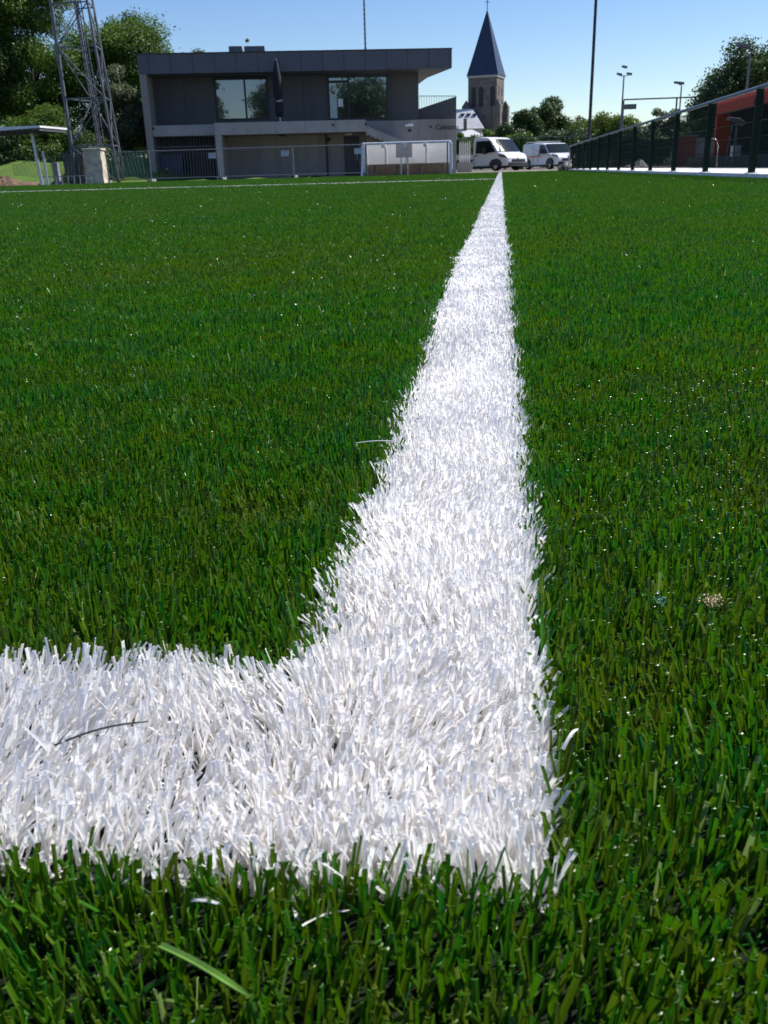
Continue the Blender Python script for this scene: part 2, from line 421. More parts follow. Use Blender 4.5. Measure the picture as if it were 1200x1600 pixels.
def arc(p0, p1, n=8, hump=.002, side=0):
    d = p1-p0; s = d.cross(Vector((0, 0, 1))).normalized()
    return [p0+d*(i/n)+Vector((0, 0, hump*math.sin(math.pi*i/n)))+s*side*math.sin(math.pi*i/n) for i in range(n+1)]
M_dkfib = mat('dark_fibre', (.03, .038, .03), .5)
M_palefib = mat('pale_fibre_and_glint', (.75, .74, .68), .4)
M_leaf = mat('lime_leaf', (.11, .22, .03), .4, noise=.15, scale=60)
ribbon(arc(gp(85, 1166, .019), gp(232, 1128, .021)), .0011, 'loose_fibre', M_dkfib, 'thin dark green stray fibre lying across the white arm', 'turf fibre')
ribbon(arc(gp(556, 693, .0245), gp(618, 690, .027), hump=.001), .0013, 'loose_fibre', M_palefib, 'pale stray fibre arching off the left edge of the white line', 'turf fibre')
ribbon(arc(gp(250, 1478, .019), gp(395, 1562, .018), hump=.003, side=.001), .0022, 'loose_fibre', M_leaf, 'long flat lime green fibre lying flat in the front grass below the white line', 'turf fibre')
ribbon(arc(gp(300, 1408, .016), gp(345, 1414, .017), hump=.0005), .0013, 'loose_fibre', M_palefib, 'short white stray fibre lying in the gap below the white arm', 'turf fibre')
ribbon(arc(gp(472, 1448, .011), gp(546, 1424, .011), hump=0, side=-.0015), .0008, 'loose_fibre', M_palefib, 'curved white stray fibre lying in front of the corner', 'turf fibre')
ribbon(arc(gp(880, 1172, .018), gp(903, 1140, .022)), .0013, 'loose_fibre', M_palefib, 'short pale fibre stuck in the green to the right of the line', 'turf fibre')
def crumb(px, py, col, r, label):
    b = MB(); p = gp(px, py, .0155)
    rr = random.Random(px)
    for k in range(170):
        c = p + Vector((rr.gauss(0, r), rr.gauss(0, r), rr.gauss(.001, r*.45))); s = r*.26*rr.uniform(.5, 1.3)
        q = [c+Vector((rr.uniform(-s, s), rr.uniform(-s, s), rr.uniform(-s, s))) for _ in range(4)]
        b.add(q, [(0,1,2),(0,2,3),(0,3,1),(1,3,2)])
    tag(b.build('fluff_clump', mat('fluff_'+label[:5], col, .9, noise=.2, scale=400)), label, 'fluff')
crumb(1112, 942, (.62, .5, .3), .0028, 'tan tuft of fluff caught in the grass on the right')
crumb(1030, 940, (.12, .3, .2), .0024, 'bluish green tuft of fluff left of the tan one in the grass')
# pale flecks standing in for sun glints, mostly on the left turf
b = MB(); rr = random.Random(5)
for k in range(620):
    d = math.exp(rr.uniform(math.log(1.2), math.log(26))); x = rr.uniform(-.6*d, .32*d)
    if x > 3.4: continue
    s = .0019*max(1, d/2.2)**.8*rr.uniform(.35, 1.2); c = Vector((x, d, .025))
    if x > -.12 and rr.random() < .95: continue
    q = [c+Vector((rr.uniform(-s, s), rr.uniform(-s, s), rr.uniform(-s*.5, s*.9))) for _ in range(5)]
    b.add(q, [(0,1,2),(0,2,3),(0,3,4),(0,4,1),(1,2,3),(1,3,4)])
tag(b.build('turf_glints', M_palefib), 'tiny pale flecks standing in for sun glints on the green turf', 'flecks', kind='stuff')

# ------------------------------------------------------------------ trees
def tree(name, loc, height, crown_r, seed, mat_leaf, label, group=None, leaf=.16, n=16000, trunk_r=.22, crown_lo=.25, clumps=38, squash=1.0, cat='tree', gap=.0, nlimb=7):
    r = np.random.default_rng(seed); rr = random.Random(seed)
    root = empty(name, loc, 0, label, cat, group)
    z0 = height*crown_lo; zc = (height+z0)/2; rz = (height-z0)/2
    cs = []
    for i in range(clumps):
        while True:
            p = r.uniform(-1, 1, 3)
            if .25 < np.linalg.norm(p) < 1: break
        p = p/np.linalg.norm(p)*(.45+.5*r.random())
        cs.append((p[0]*crown_r*.82, p[1]*crown_r*.82*squash, zc+p[2]*rz*.88, r.uniform(.2, .42)*crown_r))
    cs = np.array(cs)
    b = MB()
    tp = [Vector((0, 0, -.1)), Vector((rr.uniform(-.1, .1), 0, height*.25)), Vector((rr.uniform(-.3, .3), rr.uniform(-.2, .2), height*.55)), Vector((0, 0, height*.85))]
    b.tube(tp, [trunk_r, trunk_r*.8, trunk_r*.45, trunk_r*.12], 8)
    for i in range(nlimb):
        c = cs[i % len(cs)]; s = tp[1].lerp(tp[3], rr.uniform(.05, .6)); e_ = Vector(c[:3])
        m_ = s.lerp(e_, .5)+Vector((0, 0, .05*height)); b.tube([s, m_, e_], [trunk_r*.35, trunk_r*.2, trunk_r*.05], 6)
    b.build('trunk', M_bark, root, smooth=True)
    wts = cs[:, 3]**2; idx = r.choice(len(cs), n, p=wts/wts.sum())
    dirs = r.normal(size=(n, 3)); dirs /= np.linalg.norm(dirs, axis=1)[:, None]
    rad = cs[idx, 3]*(r.random(n)**.42)*(1+.10*r.normal(size=n))
    sub = 1 + .25*np.sin(dirs[:, 0]*7+idx)*np.sin(dirs[:, 1]*6+idx*2)*np.sin(dirs[:, 2]*7)
    P = cs[idx, :3] + dirs*(rad*sub)[:, None]*np.array([1, squash, .8])
    nr = dirs*.6 + r.normal(size=(n, 3))*.6 + np.array([0, 0, .35]); nr /= np.linalg.norm(nr, axis=1)[:, None]
    t1 = np.cross(nr, r.normal(size=(n, 3))); t1 /= np.linalg.norm(t1, axis=1)[:, None]; t2 = np.cross(nr, t1)
    s = (leaf*r.uniform(.5, 1.35, n))[:, None]
    V = np.stack([P-t1*s, P+t2*s*.55, P+t1*s, P-t2*s*.55], 1).reshape(-1, 3)
    F = np.arange(n*4).reshape(-1, 4)
    ct = r.random(len(cs)); tint = np.clip(ct[idx]*.6 + r.random(n)*.4, 0, 1)
    o = quads_object('crown', [(V, F, np.repeat(tint, 4))], mat_leaf); o.parent = root
    return root
L_mid, *_ = leafmat('foliage_mid', (.045, .10, .014), (.125, .205, .028), trans=.38)
L_dark, *_ = leafmat('foliage_dark', (.025, .055, .014), (.07, .12, .026), trans=.28)
L_lime, *_ = leafmat('foliage_lime', (.06, .1, .014), (.14, .2, .03), trans=.35)
L_grey, *_ = leafmat('foliage_willow', (.07, .095, .04), (.15, .18, .09), trans=.3)
def plant(px, py_top, Y, wpx, seed, m, label, name='broadleaf_tree', **k):
    """crown top at (px, py_top) seen from the camera, crown wpx pixels wide"""
    p = at(px, py_top, Y); sc = Y/FPX*1.06; p.z *= 1.05
    if 'leaf' in k: k['leaf'] *= .52
    else: k['leaf'] = .085
    k['n'] = int(k.get('n', 16000)*3.2)
    return tree(name, (p.x, Y, 0), p.z, wpx*sc/2, seed, m, label, **k)
GT = 'tall trees behind the lattice mast'
plant(15, -150, 60, 170, 1, L_mid, 'tall full green tree at the left edge rising out of frame', group=GT, n=42000, leaf=.15, crown_lo=.0, clumps=70)
plant(-70, -60, 57, 130, 2, L_dark, 'dark tree cut by the left frame edge behind the white shelter roof', group=GT, n=16000, crown_lo=.0, clumps=40)
plant(172, -12, 63, 165, 3, L_mid, 'rounded green tree behind the lattice mast and left of the clubhouse', group=GT, n=36000, leaf=.15, crown_lo=.02, clumps=60)
plant(210, 22, 72, 110, 4, L_dark, 'darker tree crown peeping over the top corner of the clubhouse roof', group=GT, n=15000, crown_lo=.1)
plant(182, 95, 56, 85, 5, L_grey, 'small grey green willow against the clubhouse side wall', group=GT, n=12000, leaf=.13, crown_lo=.0, name='willow_tree')
plant(60, 165, 54, 120, 6, L_mid, 'low leafy bush filling the gap under the tall trees beside the mast', n=11000, leaf=.13, crown_lo=.0, name='bush', cat='bush', trunk_r=.08)
plant(112, 205, 58, 110, 7, L_dark, 'dark bush at the foot of the lattice mast behind the stone pillar', n=9000, leaf=.13, crown_lo=.0, name='bush', cat='bush', trunk_r=.08)
plant(12, 200, 53, 90, 8, L_dark, 'dark bush under the white shelter roof on the bank', n=8000, leaf=.12, crown_lo=.0, name='bush', cat='bush', trunk_r=.08)
plant(296, 55, 95, 60, 9, L_dark, 'sparse tree top showing above the clubhouse roof on the left', n=2600, leaf=.16, crown_lo=.4, clumps=14)
plant(388, 56, 95, 12, 10, L_grey, 'tiny spiky tree top between the two boxes on the clubhouse roof', n=70, leaf=.2, crown_lo=.6, clumps=5, trunk_r=.05)
GD = 'distant trees on the horizon'
plant(790, 196, 150, 66, 12, L_dark, 'dark low tree directly behind the white pickup cab', group=GD, n=7000, leaf=.35, crown_lo=.0)
plant(852, 156, 165, 72, 13, L_dark, 'tallest rounded dark tree of the horizon group above the second van', group=GD, n=11000, leaf=.38, crown_lo=.0)
plant(818, 170, 160, 60, 14, L_dark, 'dark tree right of the church tower', group=GD, n=8000, leaf=.36, crown_lo=.0)
plant(752, 196, 150, 44, 15, L_mid, 'green tree in front of the church at the tower foot', group=GD, n=5000, leaf=.33, crown_lo=.0)
plant(894, 172, 175, 42, 16, L_grey, 'thin grey green tree behind the slim black pole', group=GD, n=2600, leaf=.34, crown_lo=.0, clumps=20, name='willow_tree')
plant(922, 176, 150, 62, 17, L_lime, 'light green tree just right of the slim black pole', group=GD, n=7000, leaf=.34, crown_lo=.0)
plant(966, 165, 140, 66, 18, L_lime, 'light green tree behind the tall floodlight mast', group=GD, n=6000, leaf=.32, crown_lo=.0)
plant(1040, 162, 150, 46, 19, L_grey, 'grey green poplar between the two floodlight masts', group=GD, n=4500, leaf=.33, crown_lo=.0, name='poplar_tree')
plant(1085, 176, 150, 60, 20, L_lime, 'low light tree left of the red canopy', group=GD, n=5000, leaf=.33, crown_lo=.0)
plant(1010, 205, 130, 90, 21, L_dark, 'wide dark bush along the horizon behind the green fence', n=6000, leaf=.3, crown_lo=.0, name='bush', cat='bush')
plant(880, 205, 120, 90, 22, L_dark, 'dark bush behind the second white van', n=6500, leaf=.28, crown_lo=.0, name='bush', cat='bush')
plant(815, 206, 110, 60, 23, L_mid, 'bright green bush between the two white vans', n=4500, leaf=.25, crown_lo=.0, name='bush', cat='bush')
plant(722, 206, 100, 34, 24, L_mid, 'small green bush beside the corner of the clubhouse', n=3500, leaf=.22, crown_lo=.0, name='bush', cat='bush')
plant(1180, 72, 70, 168, 25, L_dark, 'big dark tree behind the red canopy at the right edge', n=26000, leaf=.19, crown_lo=.12, clumps=48)
plant(1110, 190, 75, 80, 26, L_dark, 'dark bush in front of the red end wall of the canopy', n=6000, leaf=.18, crown_lo=.0, name='bush', cat='bush')
# trees behind the viewer, seen only as reflections in the clubhouse windows
tree('broadleaf_tree', (-6.5, -42, 0), 15, 5.2, 31, L_dark, 'tree behind the viewer mirrored in the left clubhouse window', n=7000, leaf=.35)
tree('broadleaf_tree', (8.3, -46, 0), 16, 6.5, 32, L_dark, 'broad tree behind the viewer mirrored in the narrow window pane', n=8000, leaf=.35)
tree('broadleaf_tree', (22, -48, 0), 15, 7.5, 33, L_dark, 'second broad tree behind the viewer mirrored in the right window', n=8000, leaf=.35)

# ------------------------------------------------------------------ clubhouse
BA = RAD(12)
pL = at(235, 283, 50); B0 = Vector((at(224, 283, 50).x, 50, 0))
club = empty('clubhouse', B0, BA, 'low modern grey concrete clubhouse with flat overhanging roof, balcony and large windows', 'building')
CI = (Matrix.Translation(B0) @ Matrix.Rotation(BA, 4, 'Z')).inverted()
def cu(px, py, v=0):       # measured off the photo onto the facade plane (local y = v) -> (u, w)
    o_ = CI @ Vector((0, 0, CAM_H)); d = CI.to_3x3() @ ray(px, py); t = (v-o_.y)/d.y; p = o_+d*t
    return p.x, p.z
def bx(px0, py0, px1, py1, v0, v1, m, name, parent=club, bevel=0, **k):
    u0, w1 = cu(px0, py0, v0); u1, w0 = cu(px1, py1, v0)
    return MB().box(min(u0, u1), max(u0, u1), v0, v1, min(w0, w1), max(w0, w1)).build(name, m, parent, bevel)
uR, wR = cu(706, 78.5); uL, wL = cu(213, 83); H = (wR+wL)/2
w_f0 = H - .92
uw = cu(654, 150, 2.1)[0]; uF0 = cu(212.5, 150)[0]
uF1 = uF0 + .32
# roof slab with fascia
roof = MB().prism([(uL, 0), (uR, 0), (uw+.9, 5.2), (uw+.9, 11), (uL, 11)], w_f0, H).build('roof', M_fascia, club)
fl = MB()
for k in range(15):
    u = uL + (k+.5)*(uR-uL)/14.6
    MB().box(u-.012, u+.012, -.004, .01, w_f0+.01, H-.01).build('fascia_joint', M_seam, club)
MB().prism([(uL-.03, -.04), (uR+.03, -.04), (uw+.95, 5.2), (uw+.95, 11), (uL-.03, 11)], H+.002, H+.05).build('roof_edge', M_frame, club)
# left fin : leaning-free upright wall whose front edge is light concrete
MB().box(uL+.02, uL+.36, .02, 11, -.05, w_f0-.002).build('side_wall', M_conc, club)
# upper wall, recessed
FLW = cu(400, 187, 2.1)[1]
MB().box(uL+.36, uw, 2.1, 10.5, 2.62, w_f0-.002).build('upper_wall', M_clad, club)
pj = MB()
for k in range(1, 9):
    u = uL+.4+k*(uw-uL)/9.2; MB().box(u-.008, u+.008, 2.09, 2.11, 2.7, w_f0-.02).build('cladding_joint', M_seam, club)
# slab band left and balcony parapet
def cuz(px, py, v=0): return cu(px, py, v)[1]
s1 = cuz(260, 196, .15); s0 = cuz(260, 213, .15)
uB = cu(338, 240, -.95)[0]; uE = cu(572, 195, -.95)[0]; uG = cu(713, 200, .9)[0]
MB().box(uL+.36, uB, .15, 2.1, s0, s1).build('floor_slab', M_concL, club)
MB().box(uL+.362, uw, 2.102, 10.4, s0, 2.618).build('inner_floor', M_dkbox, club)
b1 = cuz(450, 189.5, -.95); b0 = cuz(450, 208.5, -.95)
MB().box(uB, uE, -.95, -.75, b0, b1).build('balcony_parapet', M_concL, club, bevel=.015)
MB().box(uB+.002, uE, -.75, 2.1, b0+.03, b0+.28).build('balcony_floor', M_conc, club)
MB().box(uB, uB+.34, -.93, 1.6, -.05, b0-.002).build('balcony_pier', M_concL, club, bevel=.015)
jl = MB()
for px in (385, 431, 478, 525):
    u = cu(px, 200, -.95)[0]; MB().box(u-.008, u+.008, -.954, -.94, b0+.01, b1-.01).build('parapet_joint', M_seam, club)
# ground floor wall
MB().box(uB+.34, uE+1.2, 1.6, 2.1, -.05, b0+.02).build('ground_floor_wall', M_conc, club)
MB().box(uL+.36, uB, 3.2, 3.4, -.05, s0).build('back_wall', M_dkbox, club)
gr = MB()
nb = 22; gu0, gu1 = uL+.42, uB-.06
for k in range(nb):
    u = gu0+(gu1-gu0)*k/(nb-1); gr.box(u-.018, u+.018, .9, .93, 0, s0-.03)
gr.box(gu0, gu1, .88, .95, 1.7, 1.76); gr.build('bar_grille', M_galvD, club)
# stair wall to the right with the lettering
g1 = cuz(650, 187.5, .9)
MB().box(uE+.12, uG, .9, 1.15, -.05, g1).build('stair_wall', M_conc, club, bevel=.012)
MB().box(uG-.25, uG, 1.15, 8, -.05, g1-.003).build('end_wall', M_conc, club)
st = MB(); ns = 9
uS0, uS1 = uE, cu(630, 222, -.5)[0]; zS1 = cuz(630, 222, -.5)
for k in range(ns):
    u = uS0+(uS1-uS0)*k/ns; z = b1-.35+(zS1-(b1-.35))*k/ns
    st.box(u, u+(uS1-uS0)/ns-.001, -.9, .9, z-.42, z)
st.build('staircase', M_concL, club)
st = MB()
u2, z2 = uS1, zS1
for k in range(6):
    u = u2+k*.3; z = z2-.2-k*.2
    st.box(u, u+.299, -.9, .898, max(-.05, z-.4), z)
st.build('lower_stair', M_concL, club)
# sloping terrace wedge behind with railing
v = 2.6
pts = [cu(655, 186, v), cu(713, 186, v), cu(713, 150.5, v), cu(655, 170, v)]
MB().slabxz([(p[0], p[1]) for p in pts], v, v+3.5).build('terrace_wedge', M_clad, club)
rl = MB(); a = cu(655, 150, v); bq = cu(713, 150, v)
rl.tube([(a[0], v, a[1]), (bq[0], v, bq[1])], .02, 6)
for k in range(16):
    t = k/15; u = a[0]+(bq[0]-a[0])*t; z = pts[3][1]+(pts[2][1]-pts[3][1])*t
    rl.tube([(u, v, z), (u, v, a[1]+(bq[1]-a[1])*t)], .009, 4)
rl.build('railing', M_galvD, club)
# windows
def window(px0, py0, px1, py1, v, splits, parent=club, fr=.07):
    u0, w1 = cu(px0, py0, v); u1, _ = cu(px1, py1, v); w0 = cu((px0+px1)/2, py1, v)[1]
    f = MB(); f.box(u0, u0+fr, v-.08, v, w0, w1); f.box(u1-fr, u1, v-.08, v, w0, w1)
    f.box(u0+fr, u1-fr, v-.08, v, w1-fr, w1); f.box(u0+fr, u1-fr, v-.08, v, w0, w0+fr)
    us = [u0+fr]
    for s in splits:
        us_ = cu(s, py1, v)[0]; f.box(us_-fr*.7, us_+fr*.7, v-.078, v, w0+fr, w1-fr); us.append(us_)
    us.append(u1-fr)
    fo = f.build('window', M_frame, parent)
    for a_, b_ in zip(us[:-1], us[1:]):
        MB().box(a_+.01, b_-.01, v-.03, v-.01, w0+fr*.5, w1-fr*.5).build('pane', M_glass, fo)
    return fo, u0, u1, w0, w1
window(333, 110.5, 421, 187, 2.1, (386,))
wo, u0, u1, w0, w1 = window(511, 110.5, 607, 186, 2.1, (546,))
MB().box(u0+.07, cu(546, 186, 2.1)[0]-.05, 2.0, 2.05, w1-.62, w1-.5).build('transom', M_frame, wo)
dl = cu(515, 150, 2.0); dr = cu(526, 150, 2.0)
MB().box(dl[0], dr[0], 1.995, 2.012, w0+.07, cuz(520, 147, 2)).build('window_film', mat('pale_film', (.5, .62, .58), .5), wo)
sb = cu(532, 160, 2.0)
MB().box(sb[0]-.14, sb[0]+.14, 1.99, 2.012, sb[1]-.22, sb[1]+.18).build('notice', M_sign, wo)
# door, pipe, lamps, camera
bx(537, 213, 563, 276, 1.54, 1.6, M_frame, 'door')
u_ = cu(561, 245, 1.54); MB().tube([(u_[0]-.1, 1.5, u_[1]-.15), (u_[0]-.1, 1.5, u_[1]+.15)], .02, 6).build('handle', M_galv, bpy.data.objects['door'])
dp = cu(511, 245, 1.5)[0]
d_ = MB(); d_.tube([(dp, 1.5, 0), (dp, 1.5, b0-.02)], .05, 8); d_.tube([(dp, 1.5, b0-.32), (dp+.22, 1.5, b0-.25)], .07, 8); d_.build('downpipe', M_black, club)
for px, py, vv in ((545, 209.5, 1.2), (441, 210.5, .8)):
    u, z = cu(px, py, vv); MB().box(u-.18, u+.18, vv-.09, vv+.09, b0-.07, b0-.0).build('ceiling_lamp', M_sign if px > 500 else M_black, club)
u, z = cu(639, 196, .88); MB().box(u-.22, u+.22, .8, .898, z-.05, z+.07).build('wall_lamp', M_sign, club, bevel=.02)
u, z = cu(640, 204, .88); MB().box(u-.09, u+.09, .82, .898, z-.05, z+.05).build('wall_socket', M_black, club)
u, z = cu(630, 111, 2.0); cm = MB(); cm.box(u-.09, u+.09, 1.75, 2.0, z-.09, z+.06); cm.tube([(u, 1.74, z-.06), (u, 1.70, z-.06)], .05, 8); cm.build('security_camera', M_black, club)
MB().box(u-.05, u+.05, 1.735, 1.75, z-.1, z-.02).build('camera_lens', M_galv, club)
for px in (520, 571.5):
    u = cu(px, 191, -.95)[0]; MB().box(u-.05, u+.05, -1.02, -.952, b1-.28, b1-.18).build('wall_spotlight', M_black, club)
u = cu(237, 200, .1)[0]; MB().box(u, u+.12, .05, .149, s1-.2, s1-.08).build('wall_spotlight', M_black, club)
# roof boxes
for a_, b_, tp in ((357, 377.5, 72), (381, 413, 72)):
    u0_, z1_ = cu(a_, tp, 5); u1_, _ = cu(b_, tp, 5)
    bb = MB().box(u0_, u1_, 5, 6.2, H-.05, z1_).build('roof_unit', M_galvD, club, bevel=.02)
# lettering
def text(s, size, name, m, parent, loc, rot, extr=.01):
    cu_ = bpy.data.curves.new(name, 'FONT'); cu_.body = s; cu_.size = size; cu_.extrude = extr
    tmp = bpy.data.objects.new('tmp', cu_); COL.objects.link(tmp)
    dg = bpy.context.evaluated_depsgraph_get(); dg.update()
    me = bpy.data.meshes.new_from_object(tmp.evaluated_get(dg)); bpy.data.objects.remove(tmp)
    me.materials.clear(); me.materials.append(m)
    o = bpy.data.objects.new(name, me); COL.objects.link(o); o.parent = parent; o.location = loc; o.rotation_euler = rot; return o
u, z = cu(680, 202, .885)
text('Cafetaria', .36, 'lettering', M_black, club, (u, .885, z-.02), (RAD(90), 0, 0))
u, z = cu(673, 198, .885); MB().tube([(u, .87, z), (u, .899, z)], .06, 10).build('lettering_dot', M_black, club)

# rooftop antenna
u, z = cu(571, 77, 6)
ap = (CI.inverted() @ Vector((u, 6, H)))
an = empty('antenna_mast', ap, 0, 'thin dark antenna mast standing on the clubhouse roof', 'antenna')
MB().tube([(0, 0, 0), (0, 0, 7)], .055, 8, .035).build('mast', M_galvD, an)
rg = MB()
for k in range(26): MB().tube([(-.09, 0, .3+k*.25), (.09, 0, .3+k*.25)], .012, 4).build('rung', M_galvD, an)

# folded parasol on the balcony
u, z = cu(438, 187, -.4)
pp = CI.inverted() @ Vector((u, -.4, b0+.28))
pa = empty('folded_parasol', pp, 0, 'tall closed black parasol standing on the clubhouse balcony', 'parasol')
hp = cuz(432, 92, -.4)-(b0+.28)
MB().tube([(0, 0, 0), (-.05, 0, hp)], .03, 8).build('pole', M_galv, pa)
MB().box(-.3, .3, -.3, .3, 0, .08).build('base', M_black, pa, bevel=.02)
prf = [(.55, .09), (.62, .17), (1.0, .2), (1.3, .16), (1.42, .13), (1.5, .2), (2.0, .23), (2.6, .17), (hp-.12, .07), (hp-.02, .02)]
cv = MB(); n = 14
for zz, r_ in prf:
    for j in range(n):
        a_ = 2*math.pi*j/n; q = r_*(1+.16*math.cos(a_*7)); cv.v.append((q*math.cos(a_)-.05*zz/hp, q*math.sin(a_), zz))
for i in range(len(prf)-1):
    for j in range(n): cv.f.append((i*n+j, i*n+(j+1) % n, (i+1)*n+(j+1) % n, (i+1)*n+j)); cv.m.append(0)
cv.f.append(tuple(range(n-1, -1, -1))); cv.m.append(0); cv.f.append(tuple(range((len(prf)-1)*n, len(prf)*n))); cv.m.append(0)
cv.build('canopy', mat('black_fabric', (.012, .013, .02), .9), pa, smooth=True)
MB().tube([(-.1, -.14, 1.3), (.2, -.14, 1.36)], .05, 8).build('crank', M_galv, pa)

# blue container in the open ground floor
u, z = cu(262, 262, 2.0); q = CI.inverted() @ Vector((u, 2.0, 0))
bb = empty('storage_crate', q, BA, 'dark blue storage crate in the open bay under the clubhouse', 'crate')
MB().box(-.9, .9, -.4, .4, .05, 1.25).build('body', M_blue, bb, bevel=.03); MB().box(-.94, .94, -.44, .44, 1.252, 1.33).build('lid', M_blue, bb, bevel=.02)
MB().box(-.06, .06, -.42, -.402, .55, .68).build('latch', M_galv, bb)

# ------------------------------------------------------------------ mobile fence panels
def panel_proto(wd, hh, sign, label):
    r = empty('mobile_fence', (0, 0, 0), 0, label, 'fence panel', 'mobile fence panels in front of the clubhouse')
    f = MB()
    f.tube([(0, 0, .05), (0, 0, hh)], .024, 8); f.tube([(wd, 0, .05), (wd, 0, hh)], .024, 8)
    f.tube([(0, 0, hh), (wd, 0, hh)], .022, 8); f.tube([(0, 0, .15), (wd, 0, .15)], .02, 8)
    f.build('frame', M_galvM, r)
    m_ = MB(); n = int(wd/.16)
    for k in range(1, n): m_.bar((wd*k/n, 0, .15), (wd*k/n, 0, hh), .007)
    for k in range(1, 8): m_.bar((0, .005, .15+(hh-.15)*k/8), (wd, .005, .15+(hh-.15)*k/8), .007)
    m_.build('wire_mesh', M_galvD, r)
    for u in (0, wd):
        MB().box(u-.12, u+.12, -.3, .3, 0, .12).build('foot', M_concL, r, bevel=.02)
    if sign:
        MB().box(wd-.52, wd-.14, -.035, -.025, hh-.42, hh-.16).build('sign', mat('sign_grey', (.5, .5, .5), .6), r)
    return r
YF = 46.4
xs = [at(p, 275, YF).x for p in (235, 346, 458, 568, 676)]
pw = [xs[i+1]-xs[i] for i in range(4)]
hF = at(400, 231, YF).z
base = panel_proto(pw[0]-.1, hF, True, 'mobile wire fence panel with white sign before the dark open bay of the clubhouse')
base.location = (xs[0]+.05, YF, 0)
labs = ['mobile wire fence panel with white sign below the balcony with the parasol', 'mobile wire fence panel in front of the black downpipe and door', 'mobile wire fence panel standing behind the clear dugout']
for k in range(3):
    c = copy_tree(base); c.location = (xs[k+1]+.05, YF, 0); c['label'] = labs[k]
# panel with green netting left of the clubhouse
fp = panel_proto(2.3, hF, False, 'mobile fence panel hung with green netting left of the clubhouse')
fp.location = (at(168, 280, 46.6).x, 46.6, 0)
nm = MB()
for k in range(40): nm.bar((2.3*k/39, -.03, .1), (2.3*k/39, -.03, hF), .012)
for k in range(28): nm.bar((0, -.034, .1+(hF-.1)*k/27), (2.3, -.034, .1+(hF-.1)*k/27), .012)
nm.build('netting', mat('net_green', (.03, .09, .06), .8), fp)

# ------------------------------------------------------------------ dugout
YD = 43.0
x0, x1 = at(569, 272, YD).x, at(704, 272, YD).x; WD = x1-x0; HD = at(640, 223, YD).z
dug = empty('dugout', ((x0+x1)/2, YD, 0), RAD(1), 'clear curved team dugout with silver frame in front of the clubhouse', 'dugout')
def prof(t):    # side section: y (back positive), z ; 0 front top -> back bottom
    if t < .35: return (-.15+t/.35*.75, HD-.0-.04*t/.35)
    a_ = (t-.35)/.65
    return (.6+.75*math.sin(a_*math.pi/2), (HD-.04)*(1-a_**2.2*.98))
sec = [prof(i/14) for i in range(15)]
hx = WD/2
for k, fx in enumerate((-1, -.54, -.05, .42, 1)):
    rb = MB(); rb.tube([(fx*hx, y_, z_) for y_, z_ in sec], .045, 8); rb.build('rib', M_white, dug, smooth=True)
for fx in (-1, 1):
    p_ = MB(); p_.bar((fx*hx*.93, -.14, 0), (fx*hx*.93, -.14, HD-.05), .06, .06); p_.build('post', M_galvD, dug)
    p_ = MB(); p_.bar((fx*hx, -.16, HD-.05), (fx*(hx+.03), -.5, 0), .09, .05); p_.build('strut', M_white, dug)
    sd_ = MB(); sd_.slabxz([(0, 0)], 0, 0) if False else None
    pl = [(-.12, .05)]+[(y_, z_) for y_, z_ in sec]
    vs = [(fx*hx*.985, y_, z_) for y_, z_ in pl]
    MB().add(vs, [tuple(range(len(vs)))]).build('side_panel', M_poly, dug)
sh = MB()
for y_, z_ in sec: sh.v += [(-hx*.99, y_, z_), (hx*.99, y_, z_)]
for i in range(14): sh.f.append((2*i, 2*i+1, 2*i+3, 2*i+2)); sh.m.append(0)
sh.build('roof_shell', M_poly, dug, smooth=True)
MB().tube([(-hx, -.16, HD), (hx, -.16, HD)], .05, 8).build('front_rail', M_white, dug)
kb = MB(); kb.box(-hx, hx, 1.22, 1.3, .0, .5); kb.build('kick_board', M_wood, dug)
bn = MB(); bn.box(-hx*.94, hx*.94, .55, .95, .42, .47); bn.build('bench', M_wood, dug)
for fx in (-.8, -.27, .27, .8): MB().box(fx*hx-.03, fx*hx+.03, .6, .9, 0, .42).build('bench_leg', M_galvD, dug)
for fx in (-1.0, -.54, -.05, .42, 1.0):
    MB().tube([(fx*hx-.0, -.26, HD-.12), (fx*hx, -.1, HD-.12)], .07, 10).build('joint_cap', M_white, dug)
# board inside the dugout
xb = at(632, 250, YD+.45)
bd = empty('notice_board', (xb.x, YD+.45, 0), 0, 'pale board on two legs standing inside the clear dugout', 'board')
MB().box(-.38, .36, -.02, .02, .75, 1.35).build('panel', mat('pale_board', (.5, .45, .42), .7), bd)
for s_ in (-.15, .15): MB().box(s_-.03, s_+.03, -.02, .02, 0, .748).build('leg', M_galv, bd)

# ------------------------------------------------------------------ left shelter, rail, pillar, mast, net
YS = 41
pR = at(101, 200, YS); pG = at(70, 283, YS)
sh_ = empty('shelter', (pG.x, YS, 0), 0, 'white flat roofed shelter on steel posts cut by the left frame edge', 'shelter')
zt = pR.z; zt0 = at(0, 207, YS).z
ru = pR.x-pG.x-.45; lu = at(-60, 210, YS).x-pG.x
MB().slabxz([(lu, zt0-.1), (ru, zt-.02), (ru, zt+.06), (lu, zt0+.12)], -1.4, 1.2).build('roof', M_white, sh_)
rf = MB()
for k in range(18):
    u = lu+(ru-lu)*k/17*.98; z = zt0+(zt-zt0)*k/17; rf.box(u, u+.05, -1.38, 1.1, z-.14, z-.07)
rf.build('roof_rib', M_galvD, sh_)
p_ = MB(); p_.bar((0, -.3, 0), (-.12, -.3, zt-.06), .11, .11); p_.build('post', M_galv, sh_)
p_ = MB(); p_.bar((0, .25, 0), (.0, .25, zt-.9), .09, .09); p_.build('post', M_galv, sh_)
p_ = MB(); p_.bar((lu+.3, -.3, 0), (lu+.3, -.3, zt0-.08), .11, .11); p_.build('post', M_galv, sh_)
